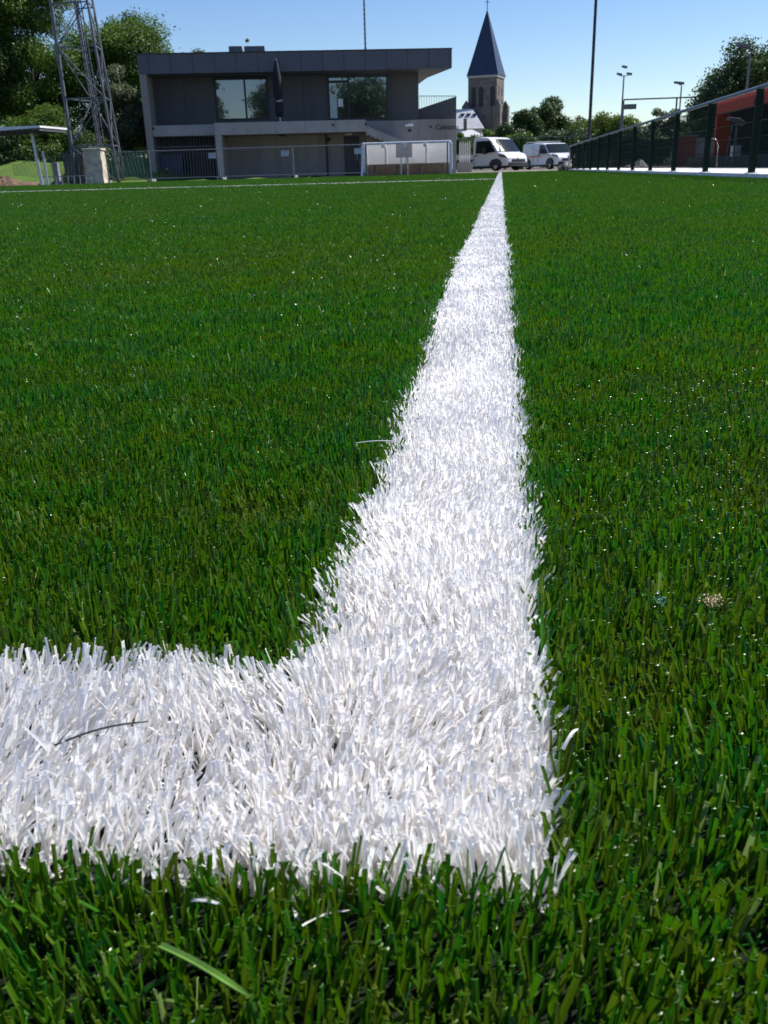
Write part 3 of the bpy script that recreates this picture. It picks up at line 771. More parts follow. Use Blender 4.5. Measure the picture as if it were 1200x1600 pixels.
# hoop rail
xr0, xr1 = at(66, 280, 42).x, at(152, 280, 42).x
hr = empty('hoop_rail', (xr0, 42, 0), 0, 'low galvanised rail with upright hoops beside the shelter post', 'rail')
MB().tube([(0, 0, .36), (xr1-xr0, 0, .36)], .022, 6).build('top_rail', M_galv, hr)
for k in range(9):
    u = (xr1-xr0)*(k+.3)/9.2; hb = MB(); hb.tube([(u, 0, 0), (u+.02, 0, .25), (u-.02, 0, .38)], .018, 6); hb.build('upright', M_galv, hr)
# stone pillar and concrete post
def rough_block(name, px0, px1, pyt, Y, dep, m, label, cat, cap=True):
    a_ = at(px0, 280, Y); b_ = at(px1, 280, Y); h_ = at((px0+px1)/2, pyt, Y).z; wd = b_.x-a_.x
    r = empty(name, ((a_.x+b_.x)/2, Y, 0), RAD(8), label, cat)
    bm = bmesh.new(); bmesh.ops.create_cube(bm, size=1); bmesh.ops.subdivide_edges(bm, edges=bm.edges, cuts=5, use_grid_fill=True)
    rr_ = random.Random(px0)
    for v_ in bm.verts:
        v_.co = Vector((v_.co.x*wd, v_.co.y*dep, (v_.co.z+.5)*h_)) + Vector((rr_.uniform(-.02, .02), rr_.uniform(-.02, .02), rr_.uniform(-.01, .01)))
    me = bpy.data.meshes.new('shaft'); bm.to_mesh(me); bm.free(); me.materials.append(m)
    o_ = bpy.data.objects.new('shaft', me); COL.objects.link(o_); o_.parent = r
    if cap: MB().box(-wd*.56, wd*.56, -dep*.56, dep*.56, h_-.01, h_+.09).build('cap', m, r, bevel=.02)
    return r
rough_block('stone_pillar', 139, 165, 235, 44.4, .8, M_stone, 'short tan stone gate pillar at the foot of the lattice mast', 'pillar')
rough_block('concrete_post', 86, 94, 254, 43.5, .28, M_concL, 'short pale concrete post between shelter and mast', 'post', cap=False)
rough_block('garden_wall', 105, 138, 240, 46.2, .3, mat('brown_wall', (.13, .1, .08), .9, noise=.3, scale=4), 'low brown wall left of the stone pillar under the net', 'wall', cap=False)

# lattice mast
YM = 46.0
def mp(px, py): return at(px, py, YM)
ms = empty('lattice_mast', (mp(148, 281).x, YM, 0), RAD(0), 'tall galvanised lattice mast with four tapering legs rising out of frame', 'mast')
ox = mp(148, 281).x
b_l, b_r = mp(118, 281).x-ox, mp(186, 281).x-ox
HM = 16.0
def legx(px0, py0, px1, py1, z):
    A = mp(px0, py0); Bq = mp(px1, py1); t = (z-A.z)/(Bq.z-A.z); return A.x+(Bq.x-A.x)*t-ox
HT = 13.5
def cornr(i, z):       # 4 corners, front-left, front-right, back-right, back-left
    zz = z/10.0
    xl = legx(119, 281, 79, 0, z); xr = legx(182, 262, 136, 0, z)
    wq = xr-xl
    if i == 0: return Vector((xl, 0, z))
    if i == 1: return Vector((xr-.0, 0, z))
    if i == 2: return Vector((xr-.22*wq, .9*wq, z))
    return Vector((xl+.28*wq, .95*wq, z))
for i in range(4):
    l_ = MB(); l_.bar(cornr(i, -.05), cornr(i, HT), .14 if i == 0 else .085); l_.build('leg', M_galvD, ms)
lev = [0, 1.75, 3.9, 6.15, 8.0, 9.9, 11.7, 13.4]
hb = MB(); dg_ = MB()
for k in range(1, len(lev)):
    for i in range(4): hb.bar(cornr(i, lev[k]), cornr((i+1) % 4, lev[k]), .055)
hb.build('cross_bar', M_galvD, ms)
for k in range(len(lev)-1):
    for i in range(4):
        j = (i+1) % 4
        dg_.bar(cornr(i, lev[k]), cornr(j, lev[k+1]), .045) if (k+i) % 2 else dg_.bar(cornr(j, lev[k]), cornr(i, lev[k+1]), .045)
        if i in (1,): dg_.bar(cornr(i, lev[k+1]), cornr(j, lev[k]), .05) if (k+i) % 2 else dg_.bar(cornr(j, lev[k+1]), cornr(i, lev[k]), .05)
dg_.build('brace', M_galvD, ms)
ld = MB(); c0 = (cornr(0, 0)+cornr(2, 0))/2
def lc(z): return (cornr(0, z)+cornr(1, z)+cornr(2, z)+cornr(3, z))/4
for s_ in (-.14, .06, .2): ld.bar(lc(0)+Vector((s_, 0, 0)), lc(HT)+Vector((s_, 0, 0)), .045)
for k in range(44): z = .3+k*.3; ld.bar(lc(z)+Vector((-.14, 0, 0)), lc(z)+Vector((.06, 0, 0)), .025)
ld.build('ladder', M_galvD, ms)
# green safety net draped from the mast
nt_ = MB(); nx, nz_ = 34, 12
def netp(i, j):
    s_ = i/nx; t = j/nz_
    X = mp(28, 270).x + (mp(232, 270).x-mp(28, 270).x)*s_
    apex = mp(150, 222).z; endz = mp(100, 255).z if s_ < .5 else mp(200, 238).z
    q = 1-abs(s_-.58)/.58 if s_ < .58 else 1-(s_-.58)/.42
    top = endz + (apex-endz)*max(0, q)**1.6; low = .15+(1-q)*.25 if s_ > .4 else max(.15, endz-.5+(-.4)*q)
    return Vector((X, 45.6-.5*math.sin(s_*9)*t+.15*math.sin(s_*23), low+(top-low)*t))
for i in range(nx+1):
    for j in range(nz_+1):
        if i < nx: nt_.bar(netp(i, j), netp(i+1, j), .011)
        if j < nz_: nt_.bar(netp(i, j), netp(i, j+1), .011)
tag(nt_.build('safety_net', mat('net_pale_green', (.12, .22, .17), .8)), 'pale green net draped around the foot of the lattice mast', 'net')
# soil heap
def heap(name, px0, px1, pyt, Y, dep, m, label, cat, seed, lump=.12, sz=None):
    a_ = at(px0, 280, Y).x; b_ = at(px1, 280, Y).x; h_ = max(.12, at((px0+px1)/2, pyt, Y).z)
    bm_ = MB(); nx_, ny_ = 36, 14; r_ = random.Random(seed)
    for i in range(nx_+1):
        for j in range(ny_+1):
            s_, t = i/nx_, j/ny_
            e_ = (math.sin(math.pi*s_)**.6)*(math.sin(math.pi*t)**.8)
            bm_.v.append((a_+(b_-a_)*s_+r_.uniform(-.03, .03), Y+dep*(t-.5)+r_.uniform(-.03, .03), -.03+e_*h_*(1+r_.uniform(-lump, lump))*(.8+.25*math.sin(s_*11+seed))))
    for i in range(nx_):
        for j in range(ny_):
            q = i*(ny_+1)+j; bm_.f.append((q, q+ny_+1, q+ny_+2, q+1)); bm_.m.append(0)
    return tag(bm_.build(name, m), label, cat)
heap('soil_heap', -40, 62, 276, 43, 1.6, M_soil, 'low heap of brown soil at the edge of the pitch under the shelter', 'soil heap', 3, .25)

# ------------------------------------------------------------------ vans
def van(name, loc, rz, L, W, Hh, prof_pts, label, cat, glass_side, wheels, black_nose, stripe=None, bed=False, ws=None, roofrack=False):
    """local +x = forward; prof_pts side outline (x,z)"""
    r = empty(name, loc, rz, label, cat, 'white vans parked at the end of the pitch')
    def hw(x, z):
        w_ = W/2; w_ *= 1-.10*max(0, (z-1.05)/(Hh-1.05))**1.2
        fx = (x-(L-.75))/.75
        if fx > 0: w_ *= 1-.16*fx**1.8
        return w_
    def sp_(x, z, q):
        bow = -(.02+.08*min(1, max(0, (x-(L-1.5))/.8)))*abs(q)**2.5
        return Vector((x+bow, q*hw(x, z), z - .03*abs(q)**3*min(1, max(0, (z-1.0)/.5))))
    bm_ = MB(); n = len(prof_pts); lat = [-1, -.8, -.4, 0, .4, .8, 1]
    for (x, z) in prof_pts:
        for q in lat:
            bm_.v.append(sp_(x, z, q))
    m_ = len(lat)
    for i in range(n):
        for j in range(m_-1):
            k = (i+1) % n; bm_.f.append((i*m_+j, i*m_+j+1, k*m_+j+1, k*m_+j)); bm_.m.append(0)
    bm_.f.append(tuple(i*m_ for i in range(n))); bm_.m.append(0); bm_.f.append(tuple(i*m_+m_-1 for i in reversed(range(n)))); bm_.m.append(0)
    bm_.build('body', M_vwhite, r, bevel=.05)
    # windscreen on the sloping front
    (xa, za), (xb, zb) = ws
    def scr(inset, off, m, nm, par=r, t0=0, t1=1):
        g_ = MB(); K = 8
        nrm = Vector((zb-za, 0, -(xb-xa))); nrm = nrm.normalized(); nrm = nrm if nrm.x > 0 else -nrm
        for i in range(3):
            t = t0+(t1-t0)*i/2; 
            for j in range(K+1):
                q = (-1+2*j/K)*inset; pp_ = sp_(xa, za, q).lerp(sp_(xb, zb, q), t)+nrm*off
                g_.v.append(tuple(pp_))
        for i in range(2):
            for j in range(K): a_ = i*(K+1)+j; g_.f.append((a_, a_+1, a_+K+2, a_+K+1)); g_.m.append(0)
        o_ = g_.build(nm, m, par); md = o_.modifiers.new('solid', 'SOLIDIFY'); md.thickness = .02; md.offset = 0; return o_
    scr(.95, .035, M_vglass, 'windscreen', t0=.03, t1=.97)
    for sd_ in (-1, 1):
        for poly in glass_side:
            cxm = sum(p[0] for p in poly)/len(poly)
            vs = [(p[0], sd_*(hw(p[0], p[1])+.012), p[1]) for p in poly] + [(p[0], sd_*(hw(p[0], p[1])-.02), p[1]) for p in poly]
            k = len(poly)
            MB().add(vs, [tuple(range(k)), tuple(range(2*k-1, k-1, -1))]+[(i, (i+1) % k, (i+1) % k+k, i+k) for i in range(k)]).build('side_window', M_vglass, r)
        for wx in wheels:
            wr = .34; wy = sd_*(W/2-.13)
            t_ = MB(); t_.tube([(wx, wy-.11, wr), (wx, wy+.11, wr)], wr, 24); to = t_.build('wheel', M_rubber, r, bevel=.03)
            t_ = MB(); t_.tube([(wx, wy+sd_*.10, wr), (wx, wy+sd_*.125, wr)], .2, 16); t_.build('rim', M_galv, to)
            ar = MB(); pts = [(wx+.43*math.cos(a_), .36+.43*math.sin(a_)) for a_ in [math.pi*i/12 for i in range(13)]]
            y0_, y1_ = sd_*(W/2-.3), sd_*(hw(wx+.3, .5)+.006)
            ar.slabxz(pts, min(y0_, y1_), max(y0_, y1_)); ar.build('wheel_arch', M_black, r)
        # mirror
        mx_ = glass_side[0][1][0]+.1
        mm = MB(); yy = sd_*(W/2+.17); mm.box(mx_-.06, mx_+.12, min(yy-.11, yy+.11), max(yy-.11, yy+.11), 1.12, 1.52); mm.build('mirror', M_black, r, bevel=.03)
        # headlight swept back on the corner
        hx0, hx1 = L-.62, L-.08
        hl = []
        for (x, z) in ((hx1, .82), (hx0, .93), (hx0-.05, 1.08), (hx1-.12, .98)):
            hl.append((x, sd_*(hw(x, z)+.016), z))
        vs = hl+[(p[0]-.05, p[1]-sd_*.1, p[2]) for p in hl]
        MB().add(vs, [(0,1,2,3),(7,6,5,4),(0,1,5,4),(1,2,6,5),(2,3,7,6),(3,0,4,7)]).build('headlight', glassmat('lamp_glass%d' % (sd_+len(name)), (.05, .055, .06), .05), r)
        # door seam and handle
        xs_ = glass_side[0][0][0]-.12
        sm = MB(); y_ = sd_*(W/2+.003); sm.box(xs_-.012, xs_+.012, min(y_-.01, y_+.002), max(y_-.01, y_+.002), .45, 1.05); sm.build('door_seam', M_black, r)
        hd = MB(); hd.box(xs_+.08, xs_+.24, min(y_, y_+sd_*.03), max(y_, y_+sd_*.03), 1.0, 1.07); hd.build('door_handle', M_black, r)
    # front: grille, bumper, badge, plate
    def front(z0_, z1_, q, m, nm, off):
        g_ = MB(); K = 8
        xf = lambda z: next((pa[0]+(pb[0]-pa[0])*(z-pa[1])/(pb[1]-pa[1]) for pa, pb in zip(prof_pts, prof_pts[1:]) if pa[0] > L-.6 and pb[0] > L-.75 and min(pa[1], pb[1]) <= z <= max(pa[1], pb[1]) and pa[1] != pb[1]), L)
        for z in (z0_, z1_):
            for j in range(K+1):
                s_ = (-1+2*j/K)*q; g_.v.append((xf(z)-.10*abs(s_)**2.5+off, s_*hw(L, z), z))
        for j in range(K): g_.f.append((j, j+1, j+K+2, j+K+1)); g_.m.append(0)
        o_ = g_.build(nm, m, r); md = o_.modifiers.new('s', 'SOLIDIFY'); md.thickness = .04; md.offset = 0
    front(.28, .50, .98, M_black, 'bumper', .03)
    front(.56, .74, .66, M_black, 'grille', .022)
    front(.33, .44, .26, M_sign, 'number_plate', .06)
    front(.84, .92, .07, M_chrome, 'badge', .03)
    MB().box(.1, L-1.0, -W/2-.012, W/2+.012, .2, .34).build('sill', M_black, r)
    if stripe:
        for sd_ in (-1, 1):
            y_ = sd_*(W/2+.006)
            pl_ = stripe; vs = [(p[0], y_, p[1]) for p in pl_]+[(p[0], y_-sd_*.01, p[1]) for p in pl_]; k = len(pl_)
            MB().add(vs, [tuple(range(k)), tuple(range(2*k-1, k-1, -1))]+[(i, (i+1) % k, (i+1) % k+k, i+k) for i in range(k)]).build('stripe', M_orange, r)
            sm = MB(); sm.box(1.55, 1.575, min(y_-.01, y_+.001), max(y_-.01, y_+.001), .4, 1.7); sm.build('door_seam', M_black, r)
    if roofrack:
        rk = MB()
        for x in (.3, 1.2, 2.1): rk.bar((x, -W/2*.85, Hh+.08), (x, W/2*.85, Hh+.08), .05)
        for s_ in (-1, 1): rk.bar((.2, s_*W*.4, Hh+.08), (2.3, s_*W*.4, Hh+.08), .04); rk.bar((.3, s_*W*.4, Hh-.05), (.3, s_*W*.4, Hh+.08), .04); rk.bar((2.1, s_*W*.4, Hh-.05), (2.1, s_*W*.4, Hh+.08), .04)
        rk.build('roof_rack', M_galv, r)
    if bed:
        MB().box(-2.6, -.05, -W/2, W/2, .72, .8).build('bed_floor', M_galvD, r)
        for s_ in (-1, 1): MB().box(-2.6, -.05, s_*W/2-.02, s_*W/2+.02, .8, 1.15).build('bed_side', M_galv, r)
        MB().box(-2.5, -.02, -.4, .4, .4, .7).build('chassis', M_black, r)
    return r
# pickup cab
Y1 = 67.0; p1 = at(778, 268, Y1)
prof1 = [(0, .32), (2.45, .32), (2.6, .36), (2.66, .6), (2.62, .86), (2.42, 1.08), (1.98, 1.22), (1.32, 2.08), (1.05, 2.2), (.5, 2.25), (.06, 2.22), (0, 2.15)]
hA = RAD(-90+48)
d1 = Vector((math.cos(hA), math.sin(hA), 0))
v1 = van('pickup_van', Vector((p1.x, Y1, 0))-d1*1.3, hA, 2.66, 2.05, 2.25, prof1,
    'white flatbed van cab with large windscreen parked nose-on at the end of the white line', 'van',
    [[(.22, 1.18), (.95, 1.18), (1.78, 1.24), (1.24, 1.98), (.22, 1.98)]], [1.72], True, bed=True, ws=((1.98, 1.22), (1.32, 2.08)))
Y2 = 73.0; p2 = at(858, 266, Y2)
prof2 = [(0, .3), (4.5, .3), (4.72, .36), (4.78, .62), (4.68, .84), (4.3, 1.0), (3.72, 1.12), (2.98, 1.78), (2.7, 1.86), (1.2, 1.9), (.1, 1.88), (0, 1.8)]
hA = RAD(-90+27); d2 = Vector((math.cos(hA), math.sin(hA), 0))
v2 = van('panel_van', Vector((p2.x, Y2, 0))-d2*2.4, hA, 4.78, 1.9, 1.9, prof2,
    'lower white panel van with orange stripe and roof rack parked right of the pickup van', 'van',
    [[(2.35, 1.1), (3.0, 1.1), (3.5, 1.14), (2.92, 1.7), (2.35, 1.72)]], [3.75, .8], True,
    stripe=[(.3, .82), (1.1, .98), (2.2, 1.0), (2.9, .86), (2.2, .92), (1.1, .88)], ws=((3.72, 1.12), (2.98, 1.78)), roofrack=True)

v1.scale = (1.2, 1.14, .97); v2.scale = (1.1, 1.08, .97)
# white palisade and low wall beside the clubhouse
xw = at(717, 268, 58).x; xw2 = at(735, 268, 58).x
pf = empty('picket_fence', (xw, 58, 0), 0, 'short white picket fence between clubhouse corner and pickup van', 'fence')
for k in range(6):
    u = (xw2-xw)*(k+.2)/6; MB().slabxz([(u, .55), (u+.07, .55), (u+.07, 1.6), (u+.035, 1.75), (u, 1.6)], 0, .04).build('picket', M_white, pf)
MB().box(0, xw2-xw, .05, .09, .8, .9).build('rail', M_white, pf)
MB().box(-.1, xw2-xw+.1, -.1, .2, 0, .55).build('base_wall', M_concL, pf)

# ------------------------------------------------------------------ fence behind the vans
YB = 96
xb0, xb1 = at(700, 240, YB).x, at(925, 240, YB).x; hB = at(850, 214, YB).z
bf = empty('screen_fence', (xb0, YB, 0), 0, 'long dark green mesh fence with grey top rail behind the vans', 'fence')
MB().tube([(0, 0, hB), (xb1-xb0, 0, hB)], .04, 6).build('top_rail', M_galvD, bf)
for k in range(6): MB().tube([((xb1-xb0)*k/5, 0, 0), ((xb1-xb0)*k/5, 0, hB)], .05, 6).build('post', M_green, bf)
mm = MB(); n = 130
for k in range(n): mm.bar(((xb1-xb0)*k/n, .03, 0), ((xb1-xb0)*k/n, .03, hB), .03)
for k in range(10): mm.bar((0, .05, hB*k/10), (xb1-xb0, .05, hB*k/10), .03)
mm.build('mesh', M_green, bf)
# dark windscreen fence beyond the pitch corner
YW = 62
xw0, xw1 = at(932, 240, YW).x, at(1062, 240, YW).x; hW = at(1000, 217, YW).z
wf = empty('windbreak_fence', (xw0, YW, 0), 0, 'dark green windbreak netting fence standing beyond the far bays of the pitch fence', 'fence')
for k in range(5): MB().tube([((xw1-xw0)*k/4, 0, 0), ((xw1-xw0)*k/4, 0, hW)], .04, 6).build('post', M_green, wf)
mm = MB(); n = 110
for k in range(n): mm.bar(((xw1-xw0)*k/n, .05, .05), ((xw1-xw0)*k/n, .05, hW-.05), .035)
for k in range(26): mm.bar((0, .08, .06+(hW-.1)*k/26), (xw1-xw0, .08, .06+(hW-.1)*k/26), .03)
mm.build('netting', M_green, wf)
# small galvanised gate right of panel van
xg0, xg1 = at(889, 260, 56).x, at(914, 260, 56).x; hg = at(900, 236, 56).z
gt = empty('pipe_gate', (xg0, 56, 0), 0, 'small galvanised pipe gate with green mesh left of the slim black pole', 'gate')
g_ = MB(); g_.tube([(0, 0, 0), (0, 0, hg)], .03, 6); g_.tube([(xg1-xg0, 0, 0), (xg1-xg0, 0, hg)], .03, 6); g_.tube([(0, 0, hg), (xg1-xg0, 0, hg)], .035, 6); g_.build('frame', M_galv, gt)
g_ = MB()
for k in range(1, 12): g_.bar(((xg1-xg0)*k/12, 0, .1), ((xg1-xg0)*k/12, 0, hg), .02)
g_.build('mesh', M_green, gt)

# ------------------------------------------------------------------ church
YC = 250; k_ = YC/FPX
cb = at(768, 258, YC)
ch = empty('church_tower', (cb.x-1.6, YC, 0), RAD(-14), 'tall church tower with pointed dark slate spire on the horizon', 'church')
TW = 7.3; zt_ = at(760, 123, YC).z; za = at(760, 14, YC).z; hw_ = TW/2
MB().box(-hw_, hw_, -hw_, hw_, 0, zt_).build('tower', M_brick, ch)
MB().box(-hw_-.2, hw_+.2, -hw_-.2, hw_+.2, zt_+.003, zt_+.5).build('cornice', M_wallL, ch)
e1 = hw_+.35
sp = MB(); sp.add([(-e1, -e1, zt_+.5), (e1, -e1, zt_+.5), (e1, e1, zt_+.5), (-e1, e1, zt_+.5),
                   (-e1*.78, -e1*.78, zt_+3.6), (e1*.78, -e1*.78, zt_+3.6), (e1*.78, e1*.78, zt_+3.6), (-e1*.78, e1*.78, zt_+3.6), (0, 0, za)],
                  [(3,2,1,0), (0,1,5,4), (1,2,6,5), (2,3,7,6), (3,0,4,7), (4,5,8), (5,6,8), (6,7,8), (7,4,8)]); sp.build('spire', M_slate, ch)
MB().tube([(0, 0, za-.5), (0, 0, za+2.2)], .1, 6).tube([(-.5, 0, za+1.5), (.5, 0, za+1.5)], .08, 6).build('cross', M_black, ch)
sdw = MB(); sdw.box(hw_*.2-.4, hw_*.2+.4, -e1+.1, -e1+1.2, zt_+1.0, zt_+2.3)
def arch(cx, z0_, w_, h_, y_, side='front', name='belfry_opening'):
    pl = [(cx-w_/2, z0_), (cx+w_/2, z0_), (cx+w_/2, z0_+h_-w_/2)]+[(cx+w_/2*math.cos(a_), z0_+h_-w_/2+w_/2*math.sin(a_)) for a_ in (.5, 1.05, 1.57, 2.1, 2.64)]+[(cx-w_/2, z0_+h_-w_/2)]
    b_ = MB()
    if side == 'front': b_.slabxz(pl, -hw_-.03, -hw_+.2)
    else:
        n = len(pl); vs = [(hw_+.03, p[0], p[1]) for p in pl]+[(hw_-.2, p[0], p[1]) for p in pl]
        b_.add(vs, [tuple(range(n)), tuple(range(2*n-1, n-1, -1))]+[(i, (i+1) % n, (i+1) % n+n, i+n) for i in range(n)])
    o_ = b_.build(name, M_seam, ch); return o_
for cx in (-2.2, -.3, 2.6): arch(cx, zt_-6.6, 1.15, 4.6, 0)
for cx in (-1.5, 1.5):
    for z_ in (zt_-4, zt_-7, zt_-10): arch(cx, z_, 1.2, 2.2, 0, 'side')
for sx, sy in ((-1, -1), (1, -1), (1, 1), (-1, 1)):
    q = MB(); zb_ = zt_-6.5; cx, cy = sx*(hw_+.35), sy*(hw_+.35)
    q.box(cx-.9, cx+.9, cy-.9, cy+.9, 0, zb_); q.add([(cx-.95, cy-.95, zb_), (cx+.95, cy-.95, zb_), (cx+.95, cy+.95, zb_), (cx-.95, cy+.95, zb_), (cx, cy, zb_+1.6)], [(0,1,4), (1,2,4), (2,3,4), (3,0,4), (3,2,1,0)])
    q.build('buttress', M_brick, ch)
# low transept joined in front of the tower
zz = at(760, 170, YC).z
# nave as own thing
YN = 236
def np_(px, py, Y=YN): return at(px, py, Y)
nv = empty('church_nave', (np_(728, 258).x, YN, 0), 0, 'church nave with slate roof coloured pale for glancing sun and three small dormers beside the clubhouse corner', 'church')
ox_ = nv.location.x
zr, ze = np_(725, 168).z, np_(735, 201).z
xl_, xr_ = np_(690, 200).x-ox_, np_(757, 199).x-ox_; xt = np_(737, 168).x-ox_
rf = MB(); rf.add([(xl_, 0, ze), (xr_, 0, ze), (xt, 6, zr), (xl_, 6, zr), (xl_, 12, ze), (xr_, 12, ze)], [(0,1,2,3), (3,2,5,4), (1,5,2), (0,3,4), (0,4,5,1)]); rf.build('roof', M_roofL, nv)
MB().box(xl_+.2, xr_-.6, .4, 11.6, 0, ze-.02).build('wall', M_wallL, nv)
for px in (722, 731.5, 741.5):
    p_ = np_(px, 178); t = (p_.z-ze)/(zr-ze); y_ = 6*t; x_ = p_.x-ox_
    d_ = MB(); d_.add([(x_-.5, y_-.5, p_.z+.3), (x_+.5, y_-.5, p_.z+.3), (x_, y_-.5, p_.z-.8), (x_-.5, y_+1, p_.z+.3), (x_+.5, y_+1, p_.z+.3), (x_, y_+1, p_.z-.8)], [(0,1,2), (5,4,3), (0,3,4,1), (1,4,5,2), (2,5,3,0)]); d_.build('dormer', M_slate, nv)
# small gabled house
YH = 215
hs_ = empty('gabled_house', (at(741, 258, YH).x, YH, 0), RAD(20), 'small house with pale gable roof below the church nave', 'house')
zz0, zz1 = at(745, 214, YH).z, at(743, 202, YH).z
MB().box(-2.6, 1.6, -2, 4, 0, zz0).build('wall', mat('grey_brick', (.14, .12, .11), .9, noise=.2), hs_)
MB().add([(-2.9, -2.3, zz0), (2.0, -2.3, zz0), (-.2, 1, zz1), (2.0, 4.3, zz0), (-2.9, 4.3, zz0), (-2.9, 1, zz1)], [(0,1,2,5), (5,2,3,4), (1,3,2), (0,5,4), (0,4,3,1)]).build('roof', M_roofL, hs_)
MB().box(-2.2, -1.6, .5, 1.1, zz1-.4, zz1+2.2).build('chimney', M_brick, hs_)

# ------------------------------------------------------------------ slim black pole
YP = 46.5; a_ = at(918, 263, YP)
sp_ = empty('net_pole', (a_.x, YP, 0), 0, 'tall slim black pole rising out of frame right of the vans', 'pole')
MB().tube([(0, 0, 0), (0, 0, 12)], .075, 12, .06).build('shaft', M_black, sp_)
MB().box(-.14, .14, -.14, .14, 0, .03).build('base_plate', M_galvD, sp_)

# ------------------------------------------------------------------ right boundary fence
FH = 1.04; FZ = .06; SP = 2.93
fy = [13.3+SP*k for k in range(-1, 12)]
bfence = empty('fence_bay', (FENCE_X, fy[0], FZ), 0, 'x', 'fence')
po = MB(); po.box(-.04, .04, -.04, .04, 0, FH-.02); po.box(-.05, .05, -.05, .05, .1, .16); po.box(-.05, .05, -.05, .05, FH-.2, FH-.12); po.build('post', M_green, bfence)
MB().box(-.07, .07, -.07, .07, .0, .012).build('foot_plate', M_galv, bfence)
MB().tube([(0, 0, FH), (0, SP, FH)], .027, 10).build('top_rail', M_galvM, bfence)
wm = MB()
for k in range(1, 54): wm.bar((.045, SP*k/54, .05), (.045, SP*k/54, FH-.06), .0047)
for z_ in (.08, .27, .46, .65, .84): wm.bar((.052, 0, z_), (.052, SP, z_), .009); wm.bar((.038, 0, z_), (.038, SP, z_), .009)
wm.build('wire_mesh', M_green, bfence)
names = ['nearest', 'second nearest', 'third nearest', 'fourth nearest', 'fifth nearest', 'sixth nearest', 'seventh nearest', 'eighth nearest', 'ninth nearest', 'fifth farthest', 'fourth farthest', 'third farthest', 'farthest but one']
tag(bfence, 'nearest bay of the green mesh fence with grey top rail, at the right frame edge', group='bays of the green pitch fence')
for k in range(1, len(fy)):
    c = copy_tree(bfence); c.location = (FENCE_X, fy[k], FZ)
    c['label'] = 'bay of the green mesh fence with grey top rail, %s along the right side' % (names[k] if k < 12 else 'farthest')
# ball-stop frame, masts
YQ = 80
def polepair():
    a_ = at(968, 262, YQ); b_ = at(1049, 262, YQ); c_ = at(1100, 262, YQ); h_ = at(968, 156, YQ).z
    r = empty('ball_stop_frame', (a_.x, YQ, 0), 0, 'tall thin grey pipe frame of posts and one crossbar beyond the fence', 'ball stop')
    for q in (a_.x, b_.x, c_.x+2): MB().tube([(q-a_.x, 0, 0), (q-a_.x, 0, h_-.04)], .07, 8).build('post', M_galvD, r)
    MB().tube([(0, 0, h_), (c_.x-a_.x+2, 0, h_)], .055, 8).build('crossbar', M_galvD, r)
polepair()
def flood(px, pyt, Y, label, heads, arm=None, r0=.12):
    a_ = at(px, 262, Y); h_ = at(px-0, pyt, Y).z
    top = at(px, pyt, Y)
    r = empty('floodlight_mast', (top.x, Y, 0), 0, label, 'floodlight', 'floodlight masts beyond the green fence')
    MB().tube([(0, 0, 0), (0, 0, h_)], r0, 8, r0*.6).build('pole', M_galvD, r)
    for (dx, dz, ww) in heads:
        f = MB(); f.bar((0, 0, h_+dz-.05), (dx, 0, h_+dz), .07); f.build('arm', M_galvD, r)
        o_ = MB().slabxz([(dx-ww/2, h_+dz+.12), (dx+ww/2, h_+dz-.02), (dx+ww/2, h_+dz+.2), (dx-ww/2, h_+dz+.3)], -.25, .25).build('lamp_head', M_galvD, r, bevel=.03)
    return r
fm = flood(975, 118, 110, 'tallest floodlight mast with three lamp heads right of the slim black pole', [(-.5, 0, .55), (.55, 0, .55), (0, .7, .55)])
pz = at(983, 166, 110)
MB().box(pz.x-fm.location.x-.62, pz.x-fm.location.x+.75, -.2, .2, pz.z-.3, pz.z+.2).build('speaker_box', M_galvD, fm)
flood(1065, 134, 95, 'slim floodlight mast with one lamp head left of the big dark tree', [(-.25, .1, .9)], r0=.1)
flood(1172, 86, 64, 'pale lamp post with slanting head in front of the big dark tree', [(-.5, .4, .7)], r0=.11)

# ------------------------------------------------------------------ red canopy building at right
RX = 9.3; y0_, y1_ = 22.0, 44.0
rc = empty('red_canopy', (RX, y1_, 0), 0, 'long red fronted stand with open dark bay behind the green fence at the right edge', 'building')
zb_, zt2 = 2.1, 2.72
MB().box(0, 5.5, y0_-y1_, 0, zt2-.12, zt2).build('roof', M_red, rc)
MB().box(-.12, -.0, y0_-y1_, 0, zb_, zt2+.02).build('fascia', M_red, rc)
MB().box(-.12, .45, -.35, .0, 0, zb_-.002).build('end_column', M_red, rc)
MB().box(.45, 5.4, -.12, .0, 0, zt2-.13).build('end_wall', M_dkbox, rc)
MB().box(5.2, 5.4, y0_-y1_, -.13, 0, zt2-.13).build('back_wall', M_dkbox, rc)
for yy in (-6.5, -13, -19.5): MB().box(.0, .16, yy-.08, yy+.08, 0, zb_-.002).build('column', M_galvD, rc)
for k, (ya, yb) in enumerate(((-6.2, -4.4), (-9.6, -7.0), (-12.7, -10.4))):
    MB().box(1.2, 1.28, ya, yb, .2, 1.9).build('grey_panel', mat('grey_panel', (.14, .15, .165), .5), rc)
MB().box(-.6, -.3, y0_-y1_+2, 3, 0, .42).build('plinth', M_dkbox, rc)
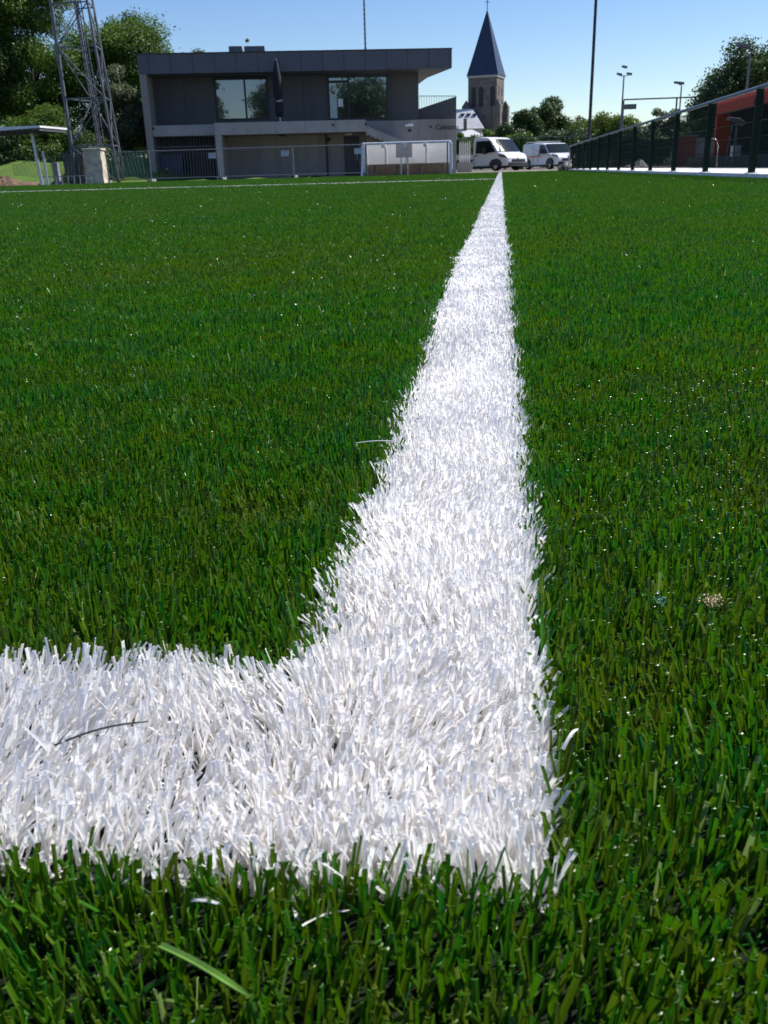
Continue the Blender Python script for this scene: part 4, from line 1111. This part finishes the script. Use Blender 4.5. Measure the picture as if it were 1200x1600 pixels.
# bent pipe lamp, machine on tripod-like stand
pp = at(1121, 247, 33); top = at(1109, 217, 33)
bl = empty('bent_pipe', (pp.x, 33, 0), 0, 'curved silver pipe with bright tip standing behind the fence before the red stand', 'pipe')
hx_ = top.x-pp.x; ht = top.z
MB().tube([(0, 0, 0), (0, 0, ht*.75), (hx_*.2, 0, ht*.93), (hx_*.55, 0, ht), (hx_, 0, ht+.0)], .022, 8).build('pipe', M_chrome, bl, smooth=True)
MB().tube([(hx_, 0, ht+.02), (hx_-.07, 0, ht-.03)], .05, 8).build('tip', M_white, bl)
pm = at(1142, 262, 34); tm = at(1142, 183, 34)
mc = empty('machine', (pm.x, 34, 0), RAD(10), 'grey machine with slanting head on thin legs inside the red stand', 'machine')
hh = tm.z
MB().slabxz([(-.28, hh), (.1, hh-.05), (.3, hh-.18), (.26, hh-.3), (.0, hh-.16), (-.28, hh-.08)], -.12, .12).build('head', M_galvD, mc, bevel=.02)
for (qx, qy) in ((-.22, 0), (.18, .1), (0, -.12)):
    MB().bar((qx, qy, 0), (qx*.4, qy*.4, hh-.12), .035).build('leg', M_galvD, mc)
MB().box(-.05, .25, -.1, .1, .35, .7).build('box', M_galv, mc, bevel=.02)
# small red shed and gravel heap beyond fence
pr_ = at(1068, 246, 55); hr_ = at(1068, 214, 55).z
sh2 = empty('red_shed', (pr_.x, 55, 0), 0, 'small red shed seen through the fence left of the red stand', 'shed')
MB().box(-.5, .5, -.5, .5, 0, hr_).build('wall', mat('dull_red', (.13, .022, .018), .8), sh2); MB().box(-.6, .6, -.6, .6, hr_+.002, hr_+.08).build('roof', M_galvD, sh2)
MB().box(.55, 2.4, -.3, -.2, 0, hr_*.95).build('side_screen', mat('grey_screen', (.16, .17, .18), .7), sh2)
heap('gravel_heap', 974, 1016, 249, 50, 3.0, M_gravel, 'pale grey gravel heap behind the green fence', 'gravel heap', 8, .12)
# rubble pile of pale stones by the black pole
rb = MB(); rr = random.Random(12); YR = 47.2
xa_, xb_ = at(874, 264, YR).x, at(916, 264, YR).x
for k in range(70):
    t = rr.random(); x = xa_+(xb_-xa_)*t; hmax = .5*math.sin(math.pi*min(1, t*1.25+.02))**.5*(1 if t < .75 else .7)
    s = rr.uniform(.06, .15); c = Vector((x, YR+rr.uniform(-.4, .4), rr.uniform(.03, max(.06, hmax-s))))
    bm = bmesh.new(); bmesh.ops.create_icosphere(bm, subdivisions=1, radius=s)
    for v_ in bm.verts: v_.co = v_.co*rr.uniform(.7, 1.25)
    rb.add([tuple(v_.co+c) for v_ in bm.verts], [tuple(v_.index for v_ in f.verts) for f in bm.faces], k % 2); bm.free()
tag(rb.build('rubble_pile', [mat('rubble_pale', (.5, .47, .43), .9, noise=.3), mat('rubble_brown', (.2, .15, .12), .9, noise=.3)]), 'pile of pale and brown rubble at the foot of the slim black pole', 'rubble')
